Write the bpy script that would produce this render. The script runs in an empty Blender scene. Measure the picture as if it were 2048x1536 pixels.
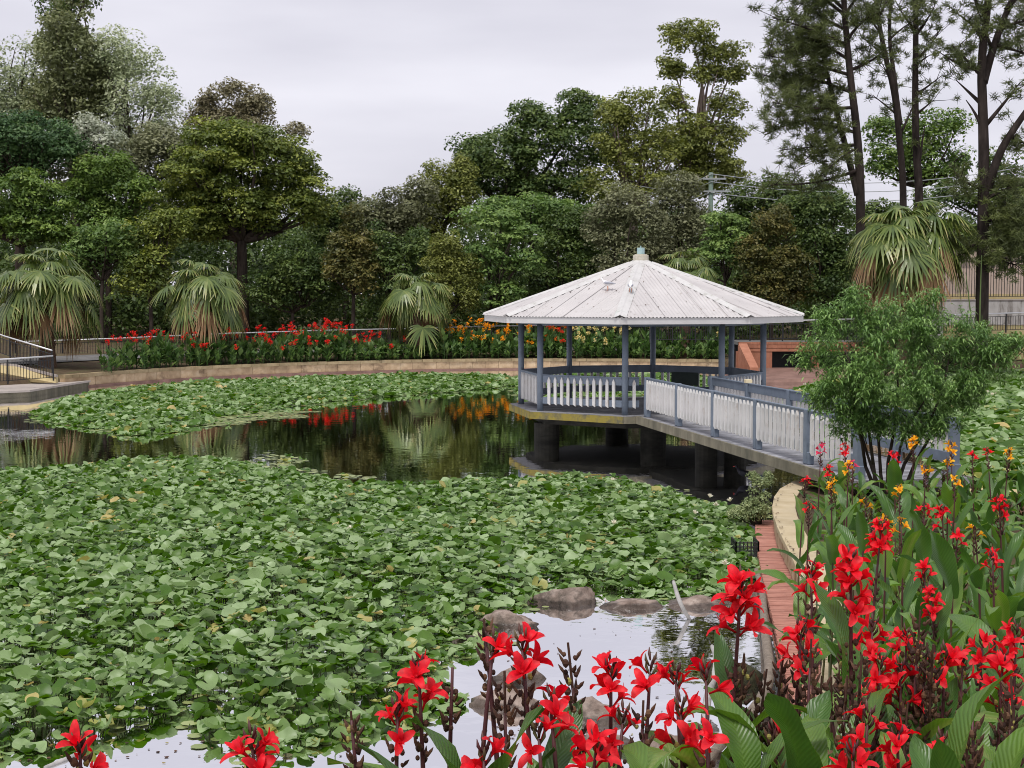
import bpy, bmesh, math, random
import numpy as np
from mathutils import Vector, Matrix

sc = bpy.context.scene
COL = sc.collection
R = math.radians
rnd = random.Random(11)
rng = np.random.default_rng(5)

# ------------------------------------------------------------------ camera, sky, sun, exposure
EYE = 4.21
FPX = 2900.0
PITCH = 3.514
cam_d = bpy.data.cameras.new('camera')
cam_d.sensor_width = 36.0
cam_d.lens = FPX / 2048 * 36
cam_d.clip_end = 6000
cam = bpy.data.objects.new('camera', cam_d)
COL.objects.link(cam)
cam.location = (0, 0, EYE)
cam.rotation_euler = (R(90 - PITCH), 0, 0)
sc.camera = cam

world = bpy.data.worlds.new('World')
sc.world = world
world.use_nodes = True
wt = world.node_tree
wt.nodes.clear()
def wn(t, **k):
    n = wt.nodes.new(t)
    for a, b in k.items(): setattr(n, a, b)
    return n
wout = wn('ShaderNodeOutputWorld'); wbg = wn('ShaderNodeBackground')
sky = wn('ShaderNodeTexSky', sky_type='NISHITA', sun_disc=False, sun_elevation=R(62), sun_rotation=R(200))
wtc = wn('ShaderNodeTexCoord'); wmap = wn('ShaderNodeMapping'); wmap.inputs['Scale'].default_value = (1.0, 1.0, 4.5)
wnoi = wn('ShaderNodeTexNoise'); wnoi.inputs['Scale'].default_value = 2.6; wnoi.inputs['Detail'].default_value = 5; wnoi.inputs['Roughness'].default_value = .45
wramp = wn('ShaderNodeValToRGB')
wramp.color_ramp.elements[0].position = .33; wramp.color_ramp.elements[0].color = (3.85, 3.77, 4.28, 1)
wramp.color_ramp.elements[1].position = .68; wramp.color_ramp.elements[1].color = (5.5, 5.4, 5.85, 1)
wmix = wn('ShaderNodeMix', data_type='RGBA'); wmix.inputs[0].default_value = .96     # cloud deck over the blue sky
L = wt.links.new
L(wtc.outputs['Generated'], wmap.inputs['Vector']); L(wmap.outputs[0], wnoi.inputs['Vector']); L(wnoi.outputs[0], wramp.inputs[0])
L(sky.outputs[0], wmix.inputs[6]); L(wramp.outputs[0], wmix.inputs[7]); L(wmix.outputs[2], wbg.inputs[0]); L(wbg.outputs[0], wout.inputs[0])
wbg.inputs[1].default_value = .1

sun_d = bpy.data.lights.new('sun', 'SUN'); sun_d.energy = 1.5; sun_d.angle = R(14); sun_d.color = (1, .965, .92)
sun = bpy.data.objects.new('sun', sun_d); COL.objects.link(sun)
sun.rotation_euler = (R(28), 0, R(-20))
vs = sc.view_settings
vs.view_transform = 'Standard'; vs.look = 'None'; vs.gamma = 1; vs.exposure = 0.78; vs.use_curve_mapping = False
sc.cycles.max_bounces = 6; sc.cycles.transparent_max_bounces = 4
sc.cycles.use_denoising = True; sc.cycles.filter_width = 1.0

# ------------------------------------------------------------------ placing
_p = R(PITCH)
FW = Vector((0, math.cos(_p), -math.sin(_p))); UP = Vector((0, math.sin(_p), math.cos(_p))); RT = Vector((1, 0, 0))
def ray(px, py):
    return FW + RT * ((px - 1024) / FPX) - UP * ((py - 768) / FPX)
def at(px, py, y):                      # point seen at a photo pixel, y metres ahead
    d = ray(px, py); return Vector((0, 0, EYE)) + d * (y / d.y)
def onz(px, py, z):                     # point seen at a photo pixel, at height z
    d = ray(px, py); return Vector((0, 0, EYE)) + d * ((z - EYE) / d.z)

# ------------------------------------------------------------------ objects
def tag(o, label=None, cat=None, group=None, kind=None):
    if label: o['label'] = label
    if cat: o['category'] = cat
    if group: o['group'] = group
    if kind: o['kind'] = kind
    return o
def thing(name, label, cat, loc=(0, 0, 0), rz=0, group=None):
    o = bpy.data.objects.new(name, None); COL.objects.link(o)
    o.location = loc; o.rotation_euler = (0, 0, rz); o.empty_display_size = .2
    return tag(o, label, cat, group)
def put(name, me, parent=None, mat4=None):
    o = bpy.data.objects.new(name, me); COL.objects.link(o)
    if parent is not None: o.parent = parent
    if mat4 is not None: o.matrix_local = mat4
    return o
def xf(loc, rz=0, s=1):
    return Matrix.Translation(loc) @ Matrix.Rotation(rz, 4, 'Z') @ Matrix.Diagonal((s, s, s, 1) if not hasattr(s, '__len__') else (*s, 1))

class MB:
    def __init__(s): s.v = []; s.f = []; s.a = []
    def add(s, vs, fs, a=.5):
        b = len(s.v); s.v += [tuple(p) for p in vs]; s.f += [tuple(i + b for i in f) for f in fs]; s.a += [a] * len(vs); return s
    def box(s, c, size, rz=0, a=.5):
        x, y, z = [k / 2 for k in size]; co, si = math.cos(rz), math.sin(rz)
        vs = []
        for dx, dy, dz in ((-x,-y,-z),(x,-y,-z),(x,y,-z),(-x,y,-z),(-x,-y,z),(x,-y,z),(x,y,z),(-x,y,z)):
            vs.append((c[0] + dx*co - dy*si, c[1] + dx*si + dy*co, c[2] + dz))
        return s.add(vs, [(0,3,2,1),(4,5,6,7),(0,1,5,4),(1,2,6,5),(2,3,7,6),(3,0,4,7)], a)
    def beam(s, p, q, w, z0, z1, off=0):           # level board from p to q, w thick, pushed sideways by off
        p = Vector((p[0], p[1], 0)); q = Vector((q[0], q[1], 0)); d = (q - p); l = d.length; d.normalize()
        n = Vector((-d.y, d.x, 0)); c = (p + q) / 2 + n * off
        return s.box((c.x, c.y, (z0 + z1) / 2), (l, w, z1 - z0), math.atan2(d.y, d.x))
    def tube(s, path, rad, n=8, cap=True, a=.5, tw=0):
        path = [Vector(p) for p in path]; rad = rad if hasattr(rad, '__len__') else [rad] * len(path)
        vs, fs = [], []
        t0 = None
        for i, p in enumerate(path):
            t = (path[min(i+1, len(path)-1)] - path[max(i-1, 0)]).normalized()
            u = t.orthogonal().normalized() if t0 is None else (u - t * u.dot(t)).normalized()
            t0 = t; w = t.cross(u)
            for k in range(n):
                an = 2*math.pi*k/n
                vs.append(p + (u*math.cos(an) + w*math.sin(an)) * rad[i])
        for i in range(len(path)-1):
            for k in range(n):
                fs.append((i*n+k, i*n+(k+1)%n, (i+1)*n+(k+1)%n, (i+1)*n+k))
        if cap: fs += [tuple(range(n-1, -1, -1)), tuple(range((len(path)-1)*n, len(path)*n))]
        return s.add(vs, fs, a)
    def cyl(s, c, r, z0, z1, n=16, r1=None):
        r1 = r if r1 is None else r1
        return s.tube([(c[0], c[1], z0), (c[0], c[1], z1)], [r, r1], n)
    def prism(s, poly, z0, z1):
        n = len(poly)
        vs = [(p[0], p[1], z0) for p in poly] + [(p[0], p[1], z1) for p in poly]
        return s.add(vs, [tuple(range(n-1, -1, -1)), tuple(range(n, 2*n))] + [(i, (i+1) % n, n+(i+1) % n, n+i) for i in range(n)])
    def ball(s, c, r, n=8, m=5, a=.5):
        rx, ry, rz = r if hasattr(r, '__len__') else (r, r, r)
        vs = [(c[0], c[1], c[2]-rz)]
        for j in range(1, m):
            th = math.pi*j/m
            for k in range(n):
                ph = 2*math.pi*k/n
                vs.append((c[0]+rx*math.sin(th)*math.cos(ph), c[1]+ry*math.sin(th)*math.sin(ph), c[2]-rz*math.cos(th)))
        vs.append((c[0], c[1], c[2]+rz)); e = len(vs)-1
        fs = [(0, 1+(k+1) % n, 1+k) for k in range(n)]
        for j in range(m-2):
            for k in range(n): fs.append((1+j*n+k, 1+j*n+(k+1) % n, 1+(j+1)*n+(k+1) % n, 1+(j+1)*n+k))
        fs += [(1+(m-2)*n+k, 1+(m-2)*n+(k+1) % n, e) for k in range(n)]
        return s.add(vs, fs, a)
    def mesh(s, name, mat, smooth=False, org=(0, 0, 0)):
        me = bpy.data.meshes.new(name)
        me.from_pydata([(x-org[0], y-org[1], z-org[2]) for x, y, z in s.v], [], s.f)
        at_ = me.attributes.new('v', 'FLOAT', 'POINT'); at_.data.foreach_set('value', s.a)
        me.materials.append(mat)
        if smooth: me.shade_smooth()
        me.update(); return me
    def build(s, name, mat, parent=None, smooth=False, bevel=0, world=True):
        org = parent.location if (parent is not None and world) else (0, 0, 0)
        if parent is not None and world and parent.parent is not None: org = Vector(parent.location) + Vector(parent.parent.location)
        o = put(name, s.mesh(name, mat, smooth, org), parent)
        if bevel:
            m = o.modifiers.new('bevel', 'BEVEL'); m.width = bevel; m.segments = 2; m.limit_method = 'ANGLE'
        return o

def np_mesh(name, V, F, val, mat, smooth=False):
    V = np.ascontiguousarray(V, dtype=np.float32); F = np.ascontiguousarray(F, dtype=np.int32); k = F.shape[1]
    me = bpy.data.meshes.new(name)
    me.vertices.add(len(V)); me.vertices.foreach_set('co', V.ravel())
    me.loops.add(F.size); me.loops.foreach_set('vertex_index', F.ravel())
    me.polygons.add(len(F)); me.polygons.foreach_set('loop_start', np.arange(0, F.size, k, dtype=np.int32))
    try: me.polygons.foreach_set('loop_total', np.full(len(F), k, dtype=np.int32))
    except Exception: pass
    a = me.attributes.new('v', 'FLOAT', 'POINT'); a.data.foreach_set('value', np.ascontiguousarray(val, dtype=np.float32))
    me.materials.append(mat); me.update(calc_edges=True)
    if smooth: me.shade_smooth()
    return me

# ------------------------------------------------------------------ materials
def base_mat(name):
    m = bpy.data.materials.new(name); m.use_nodes = True; nt = m.node_tree; nt.nodes.clear()
    out = nt.nodes.new('ShaderNodeOutputMaterial'); p = nt.nodes.new('ShaderNodeBsdfPrincipled')
    nt.links.new(p.outputs[0], out.inputs[0]); return m, nt, p, out
def set_ramp(r, cols):
    e = r.color_ramp.elements
    while len(e) < len(cols): e.new(.5)
    for i, (pos, c) in enumerate(cols): e[i].position = pos; e[i].color = (*c, 1)
def surf(name, cols, scale=4, rough=.7, spec=.3, bump=0, bscale=None, stretch=(1, 1, 1), detail=6, metal=0, stain=None, stretch2=(1, 1, 1), sscale=1.5, srange=(.5, .68), vary=0):
    m, nt, p, out = base_mat(name); N = nt.nodes.new; K = nt.links.new
    tc = N('ShaderNodeTexCoord'); geo = N('ShaderNodeNewGeometry'); mp = N('ShaderNodeMapping'); mp.inputs['Scale'].default_value = stretch
    no = N('ShaderNodeTexNoise'); no.inputs['Scale'].default_value = scale; no.inputs['Detail'].default_value = detail; no.inputs['Roughness'].default_value = .6
    ra = N('ShaderNodeValToRGB'); set_ramp(ra, cols)
    K(geo.outputs['Position'], mp.inputs[0]); K(mp.outputs[0], no.inputs['Vector']); K(no.outputs[0], ra.inputs[0])
    col = ra.outputs[0]
    if stain:
        mp2 = N('ShaderNodeMapping'); mp2.inputs['Scale'].default_value = stretch2
        n2 = N('ShaderNodeTexNoise'); n2.inputs['Scale'].default_value = sscale; n2.inputs['Detail'].default_value = 8; n2.inputs['Roughness'].default_value = .7
        r2 = N('ShaderNodeValToRGB'); set_ramp(r2, [(srange[0], (0, 0, 0)), (srange[1], (1, 1, 1))])
        mx = N('ShaderNodeMix'); mx.data_type = 'RGBA'
        K(geo.outputs['Position'], mp2.inputs[0]); K(mp2.outputs[0], n2.inputs['Vector']); K(n2.outputs[0], r2.inputs[0]); K(r2.outputs[0], mx.inputs[0])
        K(col, mx.inputs[6]); mx.inputs[7].default_value = (*stain, 1); col = mx.outputs[2]
    if vary:
        oi = N('ShaderNodeObjectInfo'); mr = N('ShaderNodeMapRange'); mr.inputs[3].default_value = 1-vary; mr.inputs[4].default_value = 1+vary
        hs = N('ShaderNodeHueSaturation'); K(oi.outputs['Random'], mr.inputs[0]); K(mr.outputs[0], hs.inputs['Value']); K(col, hs.inputs['Color']); col = hs.outputs[0]
    K(col, p.inputs['Base Color'])
    p.inputs['Roughness'].default_value = rough; p.inputs['Specular IOR Level'].default_value = spec; p.inputs['Metallic'].default_value = metal
    if bump:
        nb = N('ShaderNodeTexNoise'); nb.inputs['Scale'].default_value = bscale or scale*3; nb.inputs['Detail'].default_value = 8
        b = N('ShaderNodeBump'); b.inputs['Strength'].default_value = bump; b.inputs['Distance'].default_value = .02
        K(geo.outputs['Position'], nb.inputs['Vector']); K(nb.outputs[0], b.inputs['Height']); K(b.outputs[0], p.inputs['Normal'])
    return m
def leafy(name, cols, trans=.25, rough=.5, spec=.35, tcol=None, blotch=0, vein=False, bscale=6):
    m, nt, p, out = base_mat(name); N = nt.nodes.new; K = nt.links.new
    at_ = N('ShaderNodeAttribute'); at_.attribute_name = 'v'
    ra = N('ShaderNodeValToRGB'); set_ramp(ra, cols); K(at_.outputs['Fac'], ra.inputs[0]); col = ra.outputs[0]
    if blotch:
        geo = N('ShaderNodeNewGeometry'); no = N('ShaderNodeTexNoise'); no.inputs['Scale'].default_value = bscale; no.inputs['Detail'].default_value = 4
        mr = N('ShaderNodeMapRange'); mr.inputs[1].default_value = .3; mr.inputs[2].default_value = .7; mr.inputs[3].default_value = 1-blotch; mr.inputs[4].default_value = 1+blotch
        hs = N('ShaderNodeHueSaturation'); K(geo.outputs['Position'], no.inputs['Vector']); K(no.outputs[0], mr.inputs[0]); K(mr.outputs[0], hs.inputs['Value']); K(col, hs.inputs['Color']); col = hs.outputs[0]
    if vein:
        va = N('ShaderNodeAttribute'); va.attribute_name = 'vein'; ml = N('ShaderNodeMath'); ml.operation = 'MULTIPLY'; ml.inputs[1].default_value = 300; sn = N('ShaderNodeMath'); sn.operation = 'SINE'
        K(va.outputs['Fac'], ml.inputs[0]); K(ml.outputs[0], sn.inputs[0]); m2 = N('ShaderNodeMapRange'); m2.inputs[1].default_value = -1; m2.inputs[3].default_value = .92; m2.inputs[4].default_value = 1.06; K(sn.outputs[0], m2.inputs[0])
        h2 = N('ShaderNodeHueSaturation'); K(m2.outputs[0], h2.inputs['Value']); K(col, h2.inputs['Color']); col = h2.outputs[0]
        bp = N('ShaderNodeBump'); bp.inputs['Strength'].default_value = .25; bp.inputs['Distance'].default_value = .003; K(sn.outputs[0], bp.inputs['Height']); K(bp.outputs[0], p.inputs['Normal'])
    K(col, p.inputs['Base Color']); p.inputs['Roughness'].default_value = rough; p.inputs['Specular IOR Level'].default_value = spec
    if trans:
        tr = N('ShaderNodeBsdfTranslucent'); mx = N('ShaderNodeMixShader'); mx.inputs[0].default_value = trans
        g = N('ShaderNodeHueSaturation'); g.inputs['Saturation'].default_value = 1.15; g.inputs['Value'].default_value = 1.3; K(col, g.inputs['Color']); K(g.outputs[0], tr.inputs[0])
        K(p.outputs[0], mx.inputs[1]); K(tr.outputs[0], mx.inputs[2]); K(mx.outputs[0], out.inputs[0])
    return m

def greens(name, a, b, c, g=1.85, **k): return leafy(name, [(p, (q[0]*g*1.06, q[1]*g, q[2]*g*.95)) for p, q in ((.0, a), (.5, b), (1., c))], **k)
M = {}
M['white'] = surf('white_paint', [(.3, (.56, .545, .53)), (.7, (.65, .635, .62))], 3, .55, .4, stain=(.36, .27, .2), stretch2=(1.6, 1.6, .9), sscale=2.4, srange=(.56, .78), vary=.08)
M['fascia'] = surf('fascia_paint', [(.3, (.52, .505, .50)), (.7, (.59, .575, .57))], 2, .5, .4, stain=(.3, .27, .22), sscale=1.2, srange=(.66, .82))
M['roof'] = surf('roof_sheet', [(.3, (.48, .455, .445)), (.7, (.57, .545, .53))], 1.2, .45, .4, stain=(.30, .26, .23), stretch2=(1, 1, 1), sscale=6, srange=(.59, .72))
M['ridge'] = surf('ridge_sheet', [(.3, (.5, .49, .475)), (.6, (.59, .58, .565)), (.8, (.4, .46, .41))], 2.5, .5, .4, stain=(.33, .33, .28), sscale=4, srange=(.54, .72))
M['cap'] = surf('finial_stone', [(.3, (.5, .46, .36)), (.7, (.6, .57, .48))], 9, .8, .2, bump=.4)
M['glass'] = surf('finial_cap_blue', [(.3, (.30, .45, .46)), (.7, (.45, .6, .6))], 8, .35, .5)
M['blue'] = surf('blue_grey_paint', [(.3, (.125, .155, .20)), (.7, (.175, .21, .265))], 3, .5, .4, stain=(.09, .09, .09), sscale=4, srange=(.62, .8))
M['deck'] = surf('deck_concrete', [(.3, (.15, .15, .16)), (.5, (.24, .24, .26)), (.72, (.4, .4, .42))], 1.4, .75, .3, bump=.2, stain=(.08, .075, .07), sscale=3.5, srange=(.5, .7), stretch=(1, 2.2, 1))
M['lichen'] = surf('deck_edge', [(.3, (.10, .09, .05)), (.45, (.23, .185, .04)), (.7, (.30, .235, .045))], 1.1, .85, .2, bump=.4, bscale=14, stain=(.1, .095, .07), sscale=1.1, srange=(.48, .6))
M['edge'] = surf('walkway_edge', [(.3, (.10, .095, .07)), (.6, (.20, .18, .13)), (.75, (.32, .3, .24))], 2.5, .85, .2, bump=.5, bscale=12, stretch=(1, 1, .4))
M['conc'] = surf('pier_concrete', [(.3, (.014, .014, .012)), (.7, (.036, .034, .028))], 3, .85, .2, bump=.3, stretch=(1, 1, 3))  # wet concrete, darkened further: shade under the deck is put into this colour
M['slab'] = surf('pale_concrete', [(.3, (.33, .29, .26)), (.7, (.44, .39, .35))], 3, .85, .2, bump=.2)
M['cope'] = surf('sandstone_coping', [(.25, (.42, .33, .20)), (.5, (.50, .41, .265)), (.75, (.57, .48, .33))], 2.2, .85, .2, bump=.25, bscale=30, stain=(.3, .2, .1), sscale=14, srange=(.66, .72), vary=.08)
M['stone'] = surf('sandstone_face', [(.25, (.3, .22, .13)), (.5, (.46, .36, .23)), (.75, (.6, .5, .36))], 5, .9, .15, bump=.8, bscale=16, stain=(.17, .13, .08), sscale=3, srange=(.55, .7), vary=.12)
M['fcope'] = surf('far_coping', [(.25, (.22, .165, .095)), (.5, (.31, .24, .14)), (.75, (.40, .32, .2))], 2, .9, .15, bump=.3, vary=.15)
M['fstone'] = surf('far_wall_stone', [(.25, (.30, .21, .13)), (.5, (.44, .32, .2)), (.75, (.55, .43, .29))], 2.2, .9, .15, bump=.5, bscale=8, stain=(.2, .14, .09), sscale=1.4, srange=(.55, .7), vary=.12)
M['brick'] = surf('red_brick', [(.3, (.37, .165, .125)), (.7, (.48, .235, .18))], 6, .85, .2, bump=.3, stain=(.24, .15, .12), sscale=5, srange=(.6, .8), vary=.12)
M['obrick'] = surf('orange_brick', [(.3, (.30, .125, .075)), (.7, (.40, .18, .115))], 3, .85, .2, bump=.2, vary=.12)
M['mortar'] = surf('mortar', [(.3, (.2, .17, .15)), (.7, (.3, .26, .23))], 5, .9, .1)
M['apron'] = surf('apron_brick', [(.3, (.16, .095, .075)), (.7, (.28, .17, .14))], 1.5, .85, .2, bump=.3)
M['rock'] = surf('pond_rock', [(.25, (.11, .08, .065)), (.45, (.23, .175, .145)), (.62, (.33, .265, .225)), (.75, (.46, .39, .34))], 6.5, .85, .2, bump=1.0, bscale=16, detail=10, stain=(.07, .058, .047), sscale=3.0, srange=(.5, .66), vary=.12)
def wet(m, top):
    nt = m.node_tree; p = next(n for n in nt.nodes if n.type == 'BSDF_PRINCIPLED'); src = p.inputs['Base Color'].links[0].from_socket
    g = nt.nodes.new('ShaderNodeNewGeometry'); sx = nt.nodes.new('ShaderNodeSeparateXYZ'); no = nt.nodes.new('ShaderNodeTexNoise'); no.inputs['Scale'].default_value = 7; ad = nt.nodes.new('ShaderNodeMath'); ad.operation = 'MULTIPLY_ADD'; ad.inputs[1].default_value = -.09
    mr = nt.nodes.new('ShaderNodeMapRange'); mr.inputs[1].default_value = top-.045; mr.inputs[2].default_value = top-.02; mr.inputs[3].default_value = .42; mr.inputs[4].default_value = 1; hs = nt.nodes.new('ShaderNodeHueSaturation')
    mq = nt.nodes.new('ShaderNodeMapRange'); mq.inputs[1].default_value = top-.045; mq.inputs[2].default_value = top-.02; mq.inputs[3].default_value = .25; mq.inputs[4].default_value = .85
    K = nt.links.new; K(g.outputs['Position'], sx.inputs[0]); K(g.outputs['Position'], no.inputs['Vector']); K(no.outputs[0], ad.inputs[0]); K(sx.outputs[2], ad.inputs[2]); K(ad.outputs[0], mr.inputs[0]); K(ad.outputs[0], mq.inputs[0]); K(mr.outputs[0], hs.inputs['Value']); K(src, hs.inputs['Color']); K(hs.outputs[0], p.inputs['Base Color']); K(mq.outputs[0], p.inputs['Roughness'])
wet(M['rock'], .055)
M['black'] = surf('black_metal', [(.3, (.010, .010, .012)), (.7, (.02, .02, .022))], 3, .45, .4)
M['steel'] = surf('silver_rail', [(.3, (.55, .55, .56)), (.7, (.66, .66, .67))], 3, .38, .5, metal=.3)
M['yellow'] = surf('yellow_render', [(.3, (.46, .37, .19)), (.7, (.54, .44, .24))], 1.5, .85, .2, stain=(.36, .28, .13), sscale=.8)
M['grey'] = surf('grey_render', [(.3, (.36, .34, .32)), (.7, (.5, .48, .46))], 1.5, .85, .2, stain=(.15, .13, .11), stretch2=(2, 2, .4), sscale=1.2)
M['beige'] = surf('beige_render', [(.3, (.46, .36, .29)), (.7, (.54, .43, .36))], .7, .85, .2)
M['hroof'] = surf('grey_tiles', [(.3, (.42, .42, .5)), (.7, (.5, .5, .58))], 2, .7, .3)
M['glasspane'] = surf('window_glass', [(.3, (.02, .022, .025)), (.7, (.04, .042, .045))], 1, .1, .5)
M['soil'] = surf('soil', [(.3, (.055, .038, .025)), (.5, (.11, .08, .05)), (.7, (.09, .10, .04))], 1.6, .95, .1, bump=.6, bscale=9)
M['path'] = surf('path', [(.3, (.11, .107, .10)), (.7, (.17, .165, .16))], 1.5, .9, .2)
M['bark'] = surf('bark', [(.3, (.028, .022, .018)), (.6, (.07, .055, .045)), (.8, (.13, .105, .085))], 5, .95, .1, bump=.8, bscale=10, stretch=(1, 1, .25))
M['pbark'] = surf('pine_bark', [(.3, (.018, .014, .013)), (.6, (.045, .035, .031)), (.8, (.085, .068, .06))], 4, .95, .1, bump=.8, bscale=8, stretch=(1, 1, .3))
M['palebark'] = surf('pale_bark', [(.3, (.16, .12, .1)), (.7, (.28, .22, .19))], 3, .9, .1, bump=.4, stretch=(1, 1, .3))
M['palmbark'] = surf('palm_bark', [(.3, (.08, .05, .035)), (.7, (.2, .13, .09))], 9, .95, .1, bump=1, bscale=14, stretch=(.6, .6, 2))
M['polewood'] = surf('green_pole', [(.3, (.22, .30, .25)), (.7, (.3, .38, .32))], 4, .9, .1, stretch=(1, 1, .2))
M['wire'] = surf('wire', [(.3, (.3, .32, .32)), (.7, (.4, .42, .42))], 4, .5, .3)
M['root'] = surf('grey_root', [(.3, (.16, .13, .105)), (.7, (.28, .235, .19))], 14, .9, .15, bump=.7, bscale=40)
M['branch'] = surf('bleached_branch', [(.3, (.26, .25, .24)), (.7, (.46, .44, .42))], 7, .6, .3, bump=.3)
M['log'] = surf('mossy_log', [(.3, (.02, .018, .014)), (.6, (.06, .06, .03)), (.8, (.1, .1, .045))], 12, .9, .15, bump=1, bscale=25)
M['plastic'] = surf('black_plastic', [(.3, (.02, .02, .022)), (.7, (.035, .036, .04))], 3, .35, .5)
M['gullw'] = surf('gull_white', [(.3, (.78, .77, .77)), (.7, (.85, .84, .84))], 9, .8, .1)
M['gullg'] = surf('gull_grey', [(.3, (.36, .37, .42)), (.7, (.42, .43, .48))], 9, .8, .1)
M['orange'] = surf('orange_leg', [(.3, (.6, .2, .08)), (.7, (.65, .25, .1))], 9, .6, .2)
M['hen'] = surf('moorhen_black', [(.3, (.012, .012, .016)), (.7, (.03, .03, .04))], 9, .7, .2)
M['redbill'] = surf('red_bill', [(.3, (.5, .04, .03)), (.7, (.5, .05, .03))], 3, .4, .4)

M['g_big'] = greens('leaf_big_round', (.034, .053, .012), (.074, .103, .021), (.16, .19, .042))
M['g_mid'] = greens('leaf_mid', (.030, .058, .014), (.066, .115, .024), (.125, .185, .042))
M['g_bright'] = greens('leaf_bright', (.035, .068, .02), (.075, .13, .035), (.14, .205, .06))
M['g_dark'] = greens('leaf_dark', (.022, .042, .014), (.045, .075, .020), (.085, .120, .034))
M['g_blue'] = greens('leaf_bluegreen', (.022, .048, .020), (.040, .082, .030), (.07, .12, .045))
M['g_pale'] = greens('leaf_pale', (.10, .13, .075), (.18, .22, .13), (.30, .34, .24))
M['g_silver'] = greens('leaf_silver', (.15, .18, .14), (.22, .25, .2), (.3, .33, .28))
M['g_grey'] = greens('leaf_greyolive', (.055, .062, .035), (.095, .108, .058), (.155, .168, .10))
M['g_brown'] = greens('leaf_brownish', (.062, .056, .034), (.105, .10, .058), (.18, .18, .115))
M['g_gold'] = greens('leaf_golden', (.03, .038, .013), (.062, .068, .02), (.125, .112, .036))
M['g_pop'] = greens('leaf_poplar', (.05, .062, .028), (.085, .105, .046), (.145, .165, .085))
M['g_olive'] = greens('leaf_olive', (.05, .066, .016), (.095, .115, .026), (.16, .18, .052))
M['g_pine'] = greens('leaf_pine', (.022, .030, .010), (.045, .060, .018), (.085, .105, .032), trans=.1)
M['g_peach'] = greens('leaf_peach', (.032, .07, .02), (.078, .145, .042), (.17, .27, .095), rough=.4, spec=.5)
M['g_weed'] = greens('leaf_weed', (.08, .11, .05), (.14, .18, .085), (.24, .28, .15))
M['g_lime'] = greens('leaf_lime', (.06, .16, .035), (.10, .24, .06), (.16, .32, .1))
M['g_palm'] = leafy('leaf_palm', [(0, (.045, .085, .018)), (.45, (.13, .185, .042)), (.75, (.26, .295, .085)), (1, (.45, .40, .17))], trans=.22, rough=.38, spec=.55)
M['g_dead'] = leafy('leaf_palm_dead', [(0, (.17, .095, .05)), (.5, (.32, .2, .11)), (1, (.46, .33, .2))], trans=.15, rough=.8, spec=.1)
M['g_lily'] = leafy('leaf_lily', [(0, (.036, .092, .004)), (.3, (.064, .152, .008)), (.55, (.12, .22, .035)), (.75, (.225, .335, .12)), (.885, (.35, .465, .235)), (.94, (.40, .40, .12)), (1, (.55, .42, .17))], trans=.3, rough=.42, spec=.5, blotch=.14)
M['g_pad'] = leafy('leaf_pad_flat', [(0, (.14, .19, .05)), (.5, (.28, .33, .12)), (.9, (.40, .44, .18)), (1, (.46, .36, .14))], trans=0, rough=.4, spec=.6)
M['g_stem'] = leafy('lily_stem', [(0, (.03, .035, .012)), (1, (.08, .09, .03))], trans=0)
M['g_canna'] = leafy('leaf_canna', [(0, (.045, .105, .028)), (.45, (.085, .18, .034)), (.8, (.15, .26, .045)), (.93, (.24, .31, .08)), (1, (.30, .17, .07))], trans=.32, rough=.36, spec=.5, blotch=.18, vein=True)
M['g_edge'] = leafy('leaf_canna_rim', [(0, (.2, .26, .12)), (1, (.3, .34, .17))], trans=.2)
M['g_fcanna'] = greens('leaf_far_canna', (.018, .042, .012), (.038, .08, .02), (.085, .14, .04))
M['red'] = leafy('petal_red', [(0, (.50, .006, .012)), (.45, (.80, .010, .026)), (1, (.88, .040, .045))], trans=.38, rough=.5, spec=.3, blotch=.3, bscale=55)
M['redlow'] = leafy('petal_red_far', [(0, (.6, .015, .02)), (.6, (.8, .03, .03)), (1, (.85, .14, .05))], trans=.3, rough=.6, spec=.2)
M['pink'] = leafy('petal_pink', [(0, (.6, .03, .09)), (1, (.8, .09, .17))], trans=.3, rough=.6, spec=.2)
M['gold'] = leafy('petal_gold', [(0, (.8, .26, .012)), (.6, (.88, .42, .02)), (1, (.9, .55, .05))], trans=.3, rough=.6, spec=.2)
M['cream'] = leafy('petal_cream', [(0, (.75, .6, .2)), (.6, (.85, .74, .36)), (1, (.9, .83, .5))], trans=.3, rough=.6, spec=.2)
M['mixo'] = leafy('petal_orange', [(0, (.75, .05, .03)), (.5, (.82, .17, .02)), (1, (.9, .42, .05))], trans=.3, rough=.6, spec=.2)
M['lilyw'] = leafy('petal_white', [(0, (.75, .7, .55)), (1, (.88, .85, .75))], trans=.2)
M['purple'] = leafy('stem_purple', [(0, (.045, .018, .018)), (.6, (.10, .032, .035)), (1, (.10, .12, .04))], trans=0, rough=.5)
M['seed'] = leafy('seed_heads', [(0, (.035, .016, .012)), (.5, (.085, .04, .024)), (.85, (.17, .09, .045)), (1, (.30, .27, .07))], trans=0, rough=.8)
M['stemg'] = leafy('stem_green', [(0, (.06, .1, .025)), (1, (.12, .17, .05))], trans=0)

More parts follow.
